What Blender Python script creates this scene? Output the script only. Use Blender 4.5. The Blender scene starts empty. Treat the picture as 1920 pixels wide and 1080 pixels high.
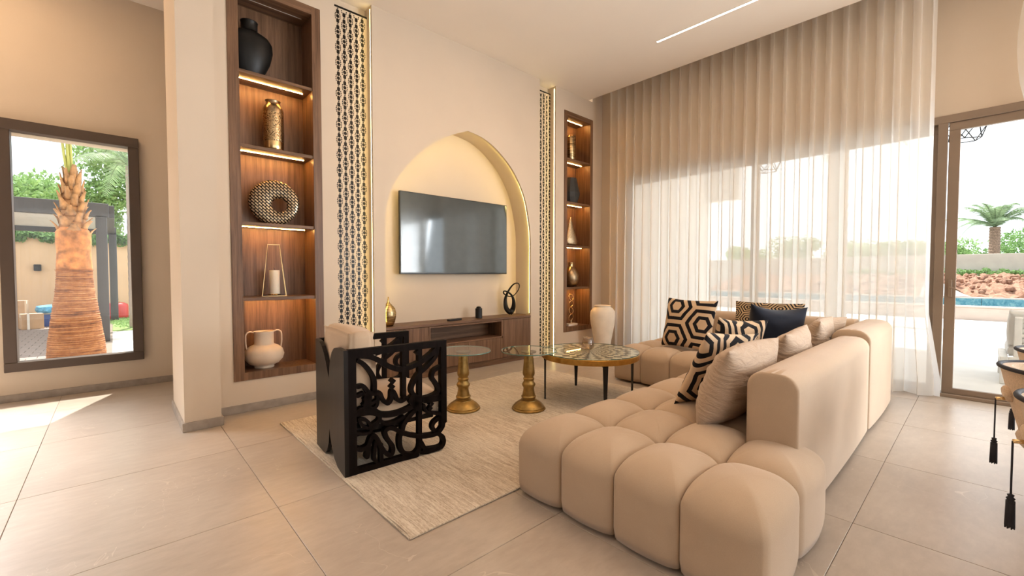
import bpy, bmesh, math, random
from mathutils import Vector, Matrix
random.seed(7)
PI = math.pi
sc = bpy.context.scene
C = sc.collection

# ------------------------------------------------ camera
def make_camera():
    cd = bpy.data.cameras.new('camera'); cam = bpy.data.objects.new('camera', cd); C.objects.link(cam)
    cd.sensor_width = 36.0; cd.lens = 811.0 / 1920.0 * 36.0; cd.clip_start = 0.05; cd.clip_end = 400
    cam.location = (0, 0, 1.3)
    A, P = math.radians(47.4), math.radians(1.84)
    fwd = Vector((math.cos(A) * math.cos(P), math.sin(A) * math.cos(P), -math.sin(P)))
    cam.rotation_euler = fwd.to_track_quat('-Z', 'Y').to_euler()
    sc.camera = cam
make_camera()

# ------------------------------------------------ world, sun, area lights, exposure
w = bpy.data.worlds.new('world'); sc.world = w; w.use_nodes = True
w.node_tree.nodes['Background'].inputs['Color'].default_value = (0.88, 0.94, 1.0, 1)
w.node_tree.nodes['Background'].inputs['Strength'].default_value = 1.75

def light(name, kind, loc, direction, energy, color, size=(1, 1), **kw):
    d = bpy.data.lights.new(name, kind); o = bpy.data.objects.new(name, d); C.objects.link(o)
    d.energy = energy; d.color = color; o.location = loc
    o.rotation_euler = Vector(direction).to_track_quat('-Z', 'Y').to_euler()
    if kind == 'AREA':
        d.shape = 'RECTANGLE'; d.size, d.size_y = size
    for k, v in kw.items(): setattr(d, k, v)
    return o
sun = light('sun', 'SUN', (0, 20, 30), (-0.22, -0.50, -0.92), 6.5, (1.0, 0.96, 0.88)); sun.data.angle = math.radians(0.6)
# warm fill lights added under the ceiling to brighten the room and hall
WARM = (1.0, 0.60, 0.31)
light('ceiling_fill', 'AREA', (1.6, -1.9, 4.22), (0.1, 0.15, -1), 14, WARM, (5.5, 2.2))
light('ceiling_fill', 'AREA', (3.6, 2.0, 4.26), (0, 0, -1), 34, WARM, (2.4, 2.0))
light('ceiling_fill', 'AREA', (-1.4, 5.5, 4.38), (0, 0, -1), 26, (1.0, 0.68, 0.40), (1.6, 1.4))
# fill lights added out of view to stand in for daylight: right, hall, back
light('right_side_fill', 'AREA', (6.42, -3.1, 1.55), (-1, 0.22, 0.20), 520, (0.88, 0.94, 1.0), (3.6, 2.9))
light('hall_fill', 'AREA', (-2.4, 6.55, 1.65), (0.12, -0.75, -1.0), 200, (0.97, 0.98, 1.0), (2.4, 2.4), spread=math.radians(85))
light('back_fill', 'AREA', (1.0, -5.15, 1.9), (0, 1, 0.12), 12, (1.0, 0.86, 0.70), (8.0, 3.0))
def portal(loc, direction, size):
    o = light('window_portal', 'AREA', loc, direction, 1, (1, 1, 1), size); o.data.cycles.is_portal = True
sc.view_settings.view_transform = 'Standard'; sc.view_settings.look = 'None'
sc.view_settings.exposure = 0.61; sc.view_settings.gamma = 1.0; sc.view_settings.use_curve_mapping = False
sc.cycles.max_bounces = 10; sc.cycles.diffuse_bounces = 5; sc.cycles.glossy_bounces = 4
sc.cycles.transmission_bounces = 8; sc.cycles.transparent_max_bounces = 16
sc.cycles.caustics_reflective = False; sc.cycles.caustics_refractive = False
sc.cycles.sample_clamp_indirect = 6.0; sc.cycles.use_denoising = True

# ------------------------------------------------ node helpers
class NT:
    def __init__(s, name):
        s.m = bpy.data.materials.new(name); s.m.use_nodes = True; s.t = s.m.node_tree; s.t.nodes.clear()
        s.out = s.t.nodes.new('ShaderNodeOutputMaterial')
    def n(s, typ, **kw):
        x = s.t.nodes.new('ShaderNode' + typ)
        for k, v in kw.items(): setattr(x, k, v)
        return x
    def link(s, a, b): s.t.links.new(a, b)
    def setin(s, sock, v):
        if isinstance(v, bpy.types.NodeSocket): s.link(v, sock)
        elif isinstance(v, (tuple, list)) and len(v) == 3 and sock.type == 'RGBA': sock.default_value = (*v, 1)
        else: sock.default_value = v
    def math(s, op, a, b=None, c=None):
        x = s.n('Math', operation=op); s.setin(x.inputs[0], a)
        if b is not None: s.setin(x.inputs[1], b)
        if c is not None: s.setin(x.inputs[2], c)
        return x.outputs[0]
    def coord(s, which='Object', scale=(1, 1, 1), loc=(0, 0, 0), rot=(0, 0, 0)):
        t = s.n('TexCoord'); mp = s.n('Mapping'); s.link(t.outputs[which], mp.inputs[0])
        mp.inputs['Scale'].default_value = scale; mp.inputs['Location'].default_value = loc; mp.inputs['Rotation'].default_value = rot
        return mp.outputs[0]
    def noise(s, vec, scale=5, detail=4, rough=0.5, dist=0.0):
        x = s.n('TexNoise'); s.link(vec, x.inputs['Vector']); x.inputs['Scale'].default_value = scale
        x.inputs['Detail'].default_value = detail; x.inputs['Roughness'].default_value = rough; x.inputs['Distortion'].default_value = dist
        return x.outputs['Fac']
    def ramp(s, fac, stops, interp='LINEAR'):
        x = s.n('ValToRGB'); s.link(fac, x.inputs[0]); e = x.color_ramp.elements; x.color_ramp.interpolation = interp
        while len(e) < len(stops): e.new(0.5)
        for i, (p, c) in enumerate(stops):
            e[i].position = p; e[i].color = (*c, 1) if len(c) == 3 else c
        return x.outputs[0]
    def mix(s, fac, a, b):
        x = s.n('Mix', data_type='RGBA'); s.setin(x.inputs[0], fac); s.setin(x.inputs[6], a); s.setin(x.inputs[7], b)
        return x.outputs[2]
    def bump(s, h, strength=0.3, dist=0.01):
        x = s.n('Bump'); s.link(h, x.inputs['Height']); x.inputs['Strength'].default_value = strength; x.inputs['Distance'].default_value = dist
        return x.outputs[0]
    def bsdf(s, color, rough=0.5, metal=0.0, bump=None, **kw):
        x = s.n('BsdfPrincipled'); s.setin(x.inputs['Base Color'], color); s.setin(x.inputs['Roughness'], rough)
        x.inputs['Metallic'].default_value = metal
        if bump is not None: s.link(bump, x.inputs['Normal'])
        for k, v in kw.items(): s.setin(x.inputs[k.replace('_', ' ')], v)
        return x.outputs[0]
    def done(s, shader): s.link(shader, s.out.inputs[0]); return s.m

def plain(name, col, rough=0.5, metal=0.0, nscale=8, var=0.06, bump=0.0, bscale=60, **kw):
    t = NT(name); v = t.coord(); f = t.noise(v, nscale, 3)
    lo = tuple(max(0, c * (1 - var)) for c in col); hi = tuple(min(1, c * (1 + var)) for c in col)
    c = t.ramp(f, [(0.3, lo), (0.7, hi)])
    b = t.bump(t.noise(v, bscale, 3), bump, 0.004) if bump else None
    return t.done(t.bsdf(c, rough, metal, b, **kw))
def emit(name, col, strength):
    t = NT(name); e = t.n('Emission'); e.inputs[0].default_value = (*col, 1); e.inputs[1].default_value = strength
    return t.done(e.outputs[0])
def wood(name, dark, light_, grain_axis='z', rough=0.42, scale=1.0, spec=0.4):
    t = NT(name)
    k = {'z': (14, 14, 0.5), 'x': (0.5, 14, 14), 'y': (14, 0.5, 14)}[grain_axis]
    v = t.coord('Object', tuple(a * scale for a in k))
    f1 = t.noise(v, 2.2, 5, 0.6, 0.4)
    v2 = t.coord('Object', tuple(a * scale * 5 for a in k)); f2 = t.noise(v2, 3, 3, 0.6)
    f = t.math('ADD', t.math('MULTIPLY', f1, 0.75), t.math('MULTIPLY', f2, 0.25))
    mid = tuple((a + b) / 2 for a, b in zip(dark, light_))
    c = t.ramp(f, [(0.34, dark), (0.5, mid), (0.64, light_)])
    return t.done(t.bsdf(c, rough, 0, t.bump(f, 0.12, 0.003), Specular_IOR_Level=spec))
def fabric(name, col, var=0.10, weave=420, bump=0.25, sheen=0.25, rough=0.95):
    t = NT(name); v = t.coord()
    f = t.noise(v, weave, 2, 0.6); g = t.noise(v, 3.5, 4, 0.55)
    m = t.math('ADD', t.math('MULTIPLY', f, 0.5), t.math('MULTIPLY', g, 0.5))
    lo = tuple(c * (1 - var) for c in col); hi = tuple(min(1, c * (1 + var)) for c in col)
    c = t.ramp(m, [(0.35, lo), (0.65, hi)])
    return t.done(t.bsdf(c, rough, 0, t.bump(f, bump, 0.002), Sheen_Weight=sheen, Sheen_Roughness=0.5, Specular_IOR_Level=0.15))
def creased(name, col):
    t = NT(name); v = t.coord(); f = t.noise(v, 420, 2, 0.6)
    w_ = t.coord('Object', (3.0, 3.0, 15), rot=(0, 0.35, 0)); g = t.noise(w_, 2.2, 3, 0.5, 1.2)
    h = t.math('ADD', t.math('MULTIPLY', g, 1.0), t.math('MULTIPLY', f, 0.05))
    c = t.ramp(f, [(0.35, tuple(a * 0.92 for a in col)), (0.65, tuple(a * 1.08 for a in col))])
    return t.done(t.bsdf(c, 0.9, 0, t.bump(h, 0.55, 0.035), Sheen_Weight=0.2, Specular_IOR_Level=0.15))
def glass(name, tint=(1, 1, 1), refl=0.08, rough=0.0):
    t = NT(name); tr = t.n('BsdfTransparent'); tr.inputs[0].default_value = (*tint, 1)
    g = t.n('BsdfGlossy'); g.inputs['Roughness'].default_value = rough; g.inputs[0].default_value = (1, 1, 1, 1)
    fr = t.n('Fresnel'); fr.inputs[0].default_value = 1.75
    geo = t.n('NewGeometry')          # reflect on the outer faces only: a thin pane has no inner mirror
    f = t.math('ADD', t.math('MULTIPLY', t.math('MULTIPLY', fr.outputs[0], 0.55), t.math('SUBTRACT', 1.0, geo.outputs['Backfacing'])), refl * 0.1)
    mx = t.n('MixShader'); t.link(f, mx.inputs[0]); t.link(tr.outputs[0], mx.inputs[1]); t.link(g.outputs[0], mx.inputs[2])
    return t.done(mx.outputs[0])

M = {}
M['plaster'] = plain('plaster_cream', (0.63, 0.525, 0.41), 0.9, nscale=1.2, var=0.03, bump=0.06, bscale=90)
M['plaster_ext'] = plain('plaster_exterior_beige', (0.72, 0.56, 0.40), 0.95, nscale=1.5, var=0.05, bump=0.2, bscale=40)
M['ceiling'] = plain('ceiling_paint', (0.86, 0.77, 0.665), 0.9, nscale=1, var=0.015)
M['grout'] = plain('grout', (0.22, 0.17, 0.13), 0.9)
M['baseboard'] = plain('stone_baseboard', (0.33, 0.28, 0.235), 0.55, nscale=14, var=0.14, bump=0.05)
def floor_mat():
    t = NT('beige_stone_tile'); g = t.n('NewGeometry'); mp = t.n('Mapping'); t.link(g.outputs['Position'], mp.inputs[0])
    oi = t.n('ObjectInfo'); v = mp.outputs[0]
    cv = t.n('CombineXYZ'); t.link(oi.outputs['Random'], cv.inputs[0]); t.link(oi.outputs['Random'], cv.inputs[1])
    ad = t.n('VectorMath', operation='MULTIPLY_ADD'); t.link(cv.outputs[0], ad.inputs[0]); ad.inputs[1].default_value = (37, 91, 0); t.link(v, ad.inputs[2]); v = ad.outputs[0]
    mp2 = t.n('Mapping'); t.link(v, mp2.inputs[0]); mp2.inputs['Scale'].default_value = (0.8, 2.4, 1); mp2.inputs['Rotation'].default_value = (0, 0, 0.5)
    f = t.noise(v, 2.2, 7, 0.62, 0.4); f2 = t.noise(mp2.outputs[0], 9, 6, 0.65, 0.2)
    m = t.math('ADD', t.math('MULTIPLY', f, 0.55), t.math('MULTIPLY', f2, 0.45))
    c = t.ramp(m, [(0.32, (0.365, 0.300, 0.245)), (0.5, (0.425, 0.357, 0.295)), (0.68, (0.49, 0.42, 0.352))])
    vn = t.noise(v, 2.6, 3, 0.5, 1.2); vein = t.math('LESS_THAN', t.math('ABSOLUTE', t.math('SUBTRACT', vn, 0.5)), 0.0028)
    gate = t.math('GREATER_THAN', t.noise(v, 1.6, 1), 0.56)
    c = t.mix(t.math('MULTIPLY', t.math('MULTIPLY', vein, gate), 0.35), c, (0.70, 0.62, 0.52))
    r = t.math('ADD', t.math('MULTIPLY', m, 0.2), 0.22)
    return t.done(t.bsdf(c, r, 0, t.bump(m, 0.12, 0.004), Specular_IOR_Level=0.42))
M['floor'] = floor_mat()
M['walnut'] = wood('walnut_veneer', (0.080, 0.038, 0.018), (0.225, 0.120, 0.064))
M['walnut_h'] = wood('walnut_veneer_horizontal', (0.080, 0.038, 0.018), (0.225, 0.120, 0.064), 'x')
M['black_wood'] = wood('black_stained_wood', (0.005, 0.0035, 0.003), (0.013, 0.009, 0.0075), rough=0.34, spec=0.22)
M['black_side'] = wood('black_stained_wood_matt', (0.004, 0.0025, 0.002), (0.010, 0.006, 0.005), rough=0.6, spec=0.06)
M['plate'] = plain('dark_brown_plate', (0.09, 0.06, 0.035), 0.6)
M['sofa'] = fabric('sand_velvet', (0.475, 0.36, 0.258), 0.06)
M['beige_linen'] = creased('beige_linen', (0.47, 0.36, 0.27))
M['chair_fabric'] = fabric('beige_suede', (0.50, 0.375, 0.265), 0.07)
M['navy'] = fabric('navy_fabric', (0.012, 0.016, 0.028), 0.2, sheen=0.15)
M['boucle'] = fabric('beige_boucle', (0.56, 0.43, 0.31), 0.22, weave=160, bump=0.9)
M['white_fabric'] = fabric('white_outdoor_fabric', (0.72, 0.70, 0.67), 0.04)
M['black_cord'] = plain('black_cord', (0.018, 0.018, 0.025), 0.8)
M['black_metal'] = plain('black_metal', (0.012, 0.011, 0.012), 0.45, 0.3)
M['brass'] = plain('aged_brass', (0.34, 0.22, 0.075), 0.42, 1.0, nscale=25, var=0.22, bump=0.1, bscale=40)
M['brass_rim'] = plain('brass_rim', (0.60, 0.36, 0.10), 0.3, 1.0, nscale=30, var=0.1)
M['gold'] = plain('polished_gold', (0.80, 0.58, 0.30), 0.22, 1.0)
M['bronze'] = plain('bronze', (0.35, 0.25, 0.15), 0.3, 1.0, nscale=20, var=0.25, bump=0.15)
M['screen_black'] = plain('tv_black', (0.008, 0.008, 0.009), 0.35)
M['tv_glass'] = plain('tv_glass', (0.045, 0.06, 0.066), 0.07, 0.0, Specular_IOR_Level=1.0, Coat_Weight=0.5, Coat_Roughness=0.08)
M['taupe'] = plain('taupe_window_frame', (0.24, 0.175, 0.125), 0.45, 0.15, nscale=3)
M['taupe_dark'] = plain('brown_window_frame', (0.075, 0.048, 0.032), 0.5, 0.1, nscale=3)
M['glass'] = glass('window_glass', (0.97, 0.98, 0.98), 0.02)
M['glass_green'] = glass('table_glass', (0.95, 0.975, 0.96), 0.25)
M['glass_clear'] = glass('clear_glass', (0.93, 0.88, 0.82), 0.3)
M['glass_edge'] = plain('glass_edge_green', (0.12, 0.22, 0.18), 0.15)
M['cream_ceramic'] = plain('cream_ceramic', (0.62, 0.50, 0.38), 0.75, bump=0.25, bscale=120)
M['pale_ceramic'] = plain('pale_ceramic', (0.76, 0.68, 0.57), 0.7, bump=0.15)
M['black_ceramic'] = plain('black_ceramic', (0.008, 0.0075, 0.007), 0.4, nscale=5, var=0.6, bump=0.15, bscale=25, Specular_IOR_Level=0.25)
M['dark_stone'] = plain('dark_grey_ceramic', (0.030, 0.030, 0.029), 0.6, bump=0.4, bscale=50)
M['wax'] = plain('candle_wax', (0.74, 0.66, 0.53), 0.6, Subsurface_Weight=0.2)
M['marble'] = plain('white_marble', (0.75, 0.70, 0.62), 0.4)
M['led'] = emit('warm_led', (1.0, 0.50, 0.13), 130.0)
M['led_pale'] = emit('pale_led', (1.0, 0.78, 0.32), 10.5)
M['led_arch'] = emit('arch_led', (1.0, 0.80, 0.28), 13.0)
M['led_white'] = emit('ceiling_led', (1.0, 0.93, 0.80), 7.0)
M['led_off'] = plain('led_diffuser_off', (0.5, 0.45, 0.4), 0.5)

def sheer_mat():
    t = NT('sheer_voile'); v = t.coord('Object', (300, 300, 300))
    tr = t.n('BsdfTransparent'); tr.inputs[0].default_value = (1, 0.985, 0.96, 1)
    df = t.n('BsdfDiffuse'); df.inputs[0].default_value = (0.84, 0.78, 0.70, 1)
    tl = t.n('BsdfTranslucent'); tl.inputs[0].default_value = (0.97, 0.96, 0.94, 1)
    a = t.n('MixShader'); a.inputs[0].default_value = 0.75; t.link(df.outputs[0], a.inputs[1]); t.link(tl.outputs[0], a.inputs[2])
    # a thin weave hides more of what is behind it the more edge-on the cloth is
    lw = t.n('LayerWeight'); lw.inputs[0].default_value = 0.35
    f = t.math('MINIMUM', t.math('ADD', t.math('MULTIPLY', lw.outputs['Facing'], 0.20), 0.72), 0.93)
    b = t.n('MixShader'); t.link(f, b.inputs[0]); t.link(tr.outputs[0], b.inputs[1]); t.link(a.outputs[0], b.inputs[2])
    return t.done(b.outputs[0])
M['sheer'] = sheer_mat()

def rug_mat():
    t = NT('beige_wool_rug'); v = t.coord('Object', (60, 3.0, 60)); v2 = t.coord('Object', (120, 22, 60))
    f = t.noise(v, 1.6, 4, 0.65, 0.6); f2 = t.noise(v2, 2.0, 2, 0.6)
    big = t.noise(t.coord(), 1.1, 3)
    m = t.math('ADD', t.math('MULTIPLY', f, 0.62), t.math('MULTIPLY', f2, 0.38))
    m = t.math('ADD', m, t.math('MULTIPLY', t.math('SUBTRACT', big, 0.5), 0.25))
    c = t.ramp(m, [(0.36, (0.40, 0.32, 0.24)), (0.47, (0.58, 0.49, 0.39)), (0.58, (0.72, 0.64, 0.53))])
    return t.done(t.bsdf(c, 0.97, 0, t.bump(m, 0.9, 0.012), Specular_IOR_Level=0.1))
M['rug'] = rug_mat()

def hex_mat(name, size, stops, cream, black, offs=(0, 0), stretch=1.0, rot=0.0):
    """concentric hexagon print, pattern in the plane of the cushion (local x, z)"""
    t = NT(name); tc = t.n('TexCoord'); mp = t.n('Mapping'); t.link(tc.outputs['UV'], mp.inputs[0])
    mp.inputs['Rotation'].default_value = (0, 0, rot)
    sp = t.n('SeparateXYZ'); t.link(mp.outputs[0], sp.inputs[0])
    x = t.math('ADD', t.math('DIVIDE', sp.outputs[1], size), 50.0 + offs[1])
    y = t.math('ADD', t.math('DIVIDE', sp.outputs[0], size * stretch), 1.7320508 * 30 + offs[0])
    def cell(px, py):
        ax = t.math('SUBTRACT', t.math('FLOORED_MODULO', px, 1.0), 0.5)
        ay = t.math('SUBTRACT', t.math('FLOORED_MODULO', py, 1.7320508), 0.8660254)
        return ax, ay
    ax, ay = cell(x, y); bx, by = cell(t.math('SUBTRACT', x, 0.5), t.math('SUBTRACT', y, 0.8660254))
    def hd(px, py):
        px = t.math('ABSOLUTE', px); py = t.math('ABSOLUTE', py)
        return t.math('MAXIMUM', px, t.math('ADD', t.math('MULTIPLY', px, 0.5), t.math('MULTIPLY', py, 0.8660254)))
    d = t.math('MULTIPLY', t.math('MINIMUM', hd(ax, ay), hd(bx, by)), 2.0)
    st = [(0.0, cream)]; cur = False
    for s in stops:
        cur = not cur; st.append((s, black if cur else cream))
    c = t.ramp(d, st, 'CONSTANT')
    f = t.noise(t.coord(), 380, 2)
    return t.done(t.bsdf(c, 0.92, 0, t.bump(f, 0.3, 0.002), Specular_IOR_Level=0.15, Sheen_Weight=0.1))
CR = (0.62, 0.47, 0.32); BK = (0.010, 0.010, 0.014)
M['hex_big'] = hex_mat('hexagon_print', 0.40, [0.28, 0.48, 0.68, 0.88], CR, BK, (0.365, 0.5))
M['hex_two'] = hex_mat('hexagon_print_tumbled', 0.30, [0.30, 0.52, 0.72, 0.90], CR, BK, (0.2, 0.4), rot=0.5)
M['maze'] = hex_mat('maze_print', 0.145, [0.12, 0.28, 0.44, 0.60, 0.76, 0.90], (0.50, 0.37, 0.23), BK, (0.1, 0.1), 1.3)

def mosaic_mat():
    t = NT('spiral_mosaic'); tc = t.n('TexCoord'); sp = t.n('SeparateXYZ'); t.link(tc.outputs['Object'], sp.inputs[0])
    r = t.math('SQRT', t.math('ADD', t.math('POWER', t.math('ABSOLUTE', sp.outputs[0]), 2.0), t.math('POWER', t.math('ABSOLUTE', sp.outputs[1]), 2.0)))
    a = t.math('ARCTAN2', sp.outputs[1], sp.outputs[0])
    lr = t.math('MULTIPLY', t.math('LOGARITHM', t.math('MAXIMUM', r, 0.01), 2.718), 3.6)
    ta = t.math('MULTIPLY', a, 22 / (2 * PI))
    u = t.math('ADD', ta, lr); v = t.math('SUBTRACT', ta, lr)
    s = t.math('MULTIPLY', t.math('SINE', t.math('MULTIPLY', u, PI)), t.math('SINE', t.math('MULTIPLY', v, PI)))
    c = t.ramp(t.math('ADD', t.math('MULTIPLY', s, 4.0), 0.5), [(0.3, (0.03, 0.034, 0.033)), (0.7, (0.70, 0.63, 0.52))])
    return t.done(t.bsdf(c, 0.3))
M['mosaic'] = mosaic_mat()
def basket_mat():
    t = NT('black_gold_basketweave'); tc = t.n('TexCoord'); 
    b = t.n('TexBrick'); mp = t.n('Mapping'); t.link(tc.outputs['UV'], mp.inputs[0]); t.link(mp.outputs[0], b.inputs['Vector']); mp.inputs['Rotation'].default_value = (0, 0, 0.78)
    b.inputs['Scale'].default_value = 1.15; b.inputs['Mortar Size'].default_value = 0.028; b.inputs['Mortar Smooth'].default_value = 0.05
    b.inputs['Color1'].default_value = (0.62, 0.46, 0.28, 1); b.inputs['Color2'].default_value = (0.50, 0.36, 0.21, 1); b.inputs['Mortar'].default_value = (0.012, 0.009, 0.008, 1)
    b.inputs['Brick Width'].default_value = 0.26; b.inputs['Row Height'].default_value = 0.13
    return t.done(t.bsdf(b.outputs[0], 0.25, 0.55))
M['basket'] = basket_mat()
def perforated_mat(name, base, dark, scale):
    t = NT(name); v = t.n('TexVoronoi'); v.feature = 'F1'; v.inputs['Scale'].default_value = scale; t.link(t.coord(), v.inputs['Vector'])
    c = t.ramp(v.outputs['Distance'], [(0.25, dark), (0.42, base)])
    return t.done(t.bsdf(c, 0.3, 1.0, t.bump(v.outputs['Distance'], 0.6, 0.004)))
M['hammered'] = perforated_mat('hammered_bronze', (0.50, 0.36, 0.20), (0.06, 0.04, 0.025), 75)
M['hammered_pale'] = perforated_mat('hammered_pale_gold', (0.62, 0.50, 0.34), (0.20, 0.14, 0.08), 90)
def banded_mat():
    t = NT('banded_brass'); v = t.coord('Object', (2, 2, 40)); f = t.noise(v, 3, 3)
    return t.done(t.bsdf(t.ramp(f, [(0.38, (0.16, 0.10, 0.045)), (0.55, (0.62, 0.46, 0.25))]), 0.26, 1.0, t.bump(f, 0.5, 0.004)))
M['banded'] = banded_mat()
# outdoors
M['terrace'] = plain('pale_terrace_stone', (0.74, 0.73, 0.71), 0.85, nscale=3, var=0.05)
M['paver'] = plain('brown_paver', (0.28, 0.22, 0.19), 0.9, nscale=6, var=0.15, bump=0.3, bscale=30)
M['concrete'] = plain('pale_concrete', (0.66, 0.62, 0.57), 0.9, nscale=5, var=0.08)
M['grass'] = plain('grass', (0.20, 0.30, 0.09), 0.95, nscale=20, var=0.35, bump=0.8, bscale=80)
M['soil'] = plain('red_brown_soil', (0.29, 0.155, 0.10), 0.95, nscale=9, var=0.35, bump=1.0, bscale=20)
M['wing'] = plain('wing_wall_pale', (0.82, 0.77, 0.72), 0.95, nscale=3, var=0.03)
M['garden_wall'] = plain('garden_wall_cream', (0.46, 0.41, 0.34), 0.95, nscale=3, var=0.06, bump=0.3)
M['orange_wall'] = plain('boundary_wall_apricot', (0.66, 0.44, 0.26), 0.95, nscale=1.3, var=0.06, bump=0.3)
M['pink_wall'] = plain('low_wall_pink', (0.48, 0.38, 0.32), 0.95, nscale=3, var=0.05)
M['water'] = plain('pool_water', (0.10, 0.30, 0.36), 0.08)
def pooltile():
    t = NT('blue_pool_tile'); v = t.coord(); f = t.noise(v, 9, 6, 0.7, 0.8)
    return t.done(t.bsdf(t.ramp(f, [(0.35, (0.06, 0.17, 0.22)), (0.5, (0.13, 0.27, 0.31)), (0.65, (0.33, 0.42, 0.40))]), 0.3))
M['pooltile'] = pooltile()
M['palm_boot'] = plain('palm_leaf_bases', (0.48, 0.26, 0.12), 0.9, nscale=12, var=0.35, bump=0.8, bscale=40)
def palm_mat():
    t = NT('palm_trunk_rings'); v = t.coord('Object', (1.2, 1.2, 30)); f = t.noise(v, 1.8, 6, 0.7, 0.5); g = t.noise(t.coord(), 14, 4, 0.7)
    m = t.math('ADD', t.math('MULTIPLY', f, 0.7), t.math('MULTIPLY', g, 0.3))
    c = t.ramp(m, [(0.36, (0.12, 0.04, 0.015)), (0.46, (0.36, 0.13, 0.04)), (0.56, (0.52, 0.23, 0.085)), (0.68, (0.66, 0.40, 0.20))])
    return t.done(t.bsdf(c, 0.85, 0, t.bump(m, 1.0, 0.03)))
M['palm_trunk'] = palm_mat()
M['palm_smooth'] = plain('palm_smooth_sheath', (0.55, 0.22, 0.07), 0.8, nscale=9, var=0.5, bump=0.8)
def leafmat(name, col):
    t = NT(name); f = t.noise(t.coord(), 7, 3)
    c = t.ramp(f, [(0.3, tuple(a * 0.7 for a in col)), (0.7, tuple(min(1, a * 1.35) for a in col))])
    d = t.bsdf(c, 0.7); tl = t.n('BsdfTranslucent'); t.link(c, tl.inputs[0])
    mx = t.n('MixShader'); mx.inputs[0].default_value = 0.4; t.link(d, mx.inputs[1]); t.link(tl.outputs[0], mx.inputs[2])
    return t.done(mx.outputs[0])
M['leaf'] = leafmat('leaf_green', (0.17, 0.30, 0.09)); M['leaf2'] = leafmat('leaf_light_green', (0.26, 0.40, 0.14)); M['frond'] = leafmat('palm_frond_green', (0.22, 0.30, 0.16))
M['palm_bark'] = plain('shaggy_palm_bark', (0.22, 0.145, 0.10), 0.95, nscale=30, var=0.5, bump=1.0, bscale=60)
M['stem'] = plain('frond_stem_green', (0.42, 0.46, 0.12), 0.5); M['bark'] = plain('grey_bark', (0.34, 0.27, 0.22), 0.9, bump=0.8)
M['pergola'] = plain('anthracite_aluminium', (0.07, 0.068, 0.072), 0.5, 0.2); M['pergola_roof'] = plain('pergola_white_louvres', (0.62, 0.58, 0.54), 0.7)
M['cardboard'] = plain('cardboard', (0.50, 0.33, 0.20), 0.9); M['red_paint'] = plain('red_paint', (0.62, 0.045, 0.035), 0.4)
M['blue_plastic'] = plain('blue_plastic', (0.10, 0.36, 0.60), 0.5, nscale=14, var=0.5); M['dark_blue'] = plain('dark_blue_plastic', (0.03, 0.08, 0.30), 0.5)
M['white_paint'] = plain('white_paint', (0.78, 0.76, 0.72), 0.6); M['grey_cloth'] = plain('grey_sacking', (0.35, 0.34, 0.32), 0.9, var=0.3)

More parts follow.
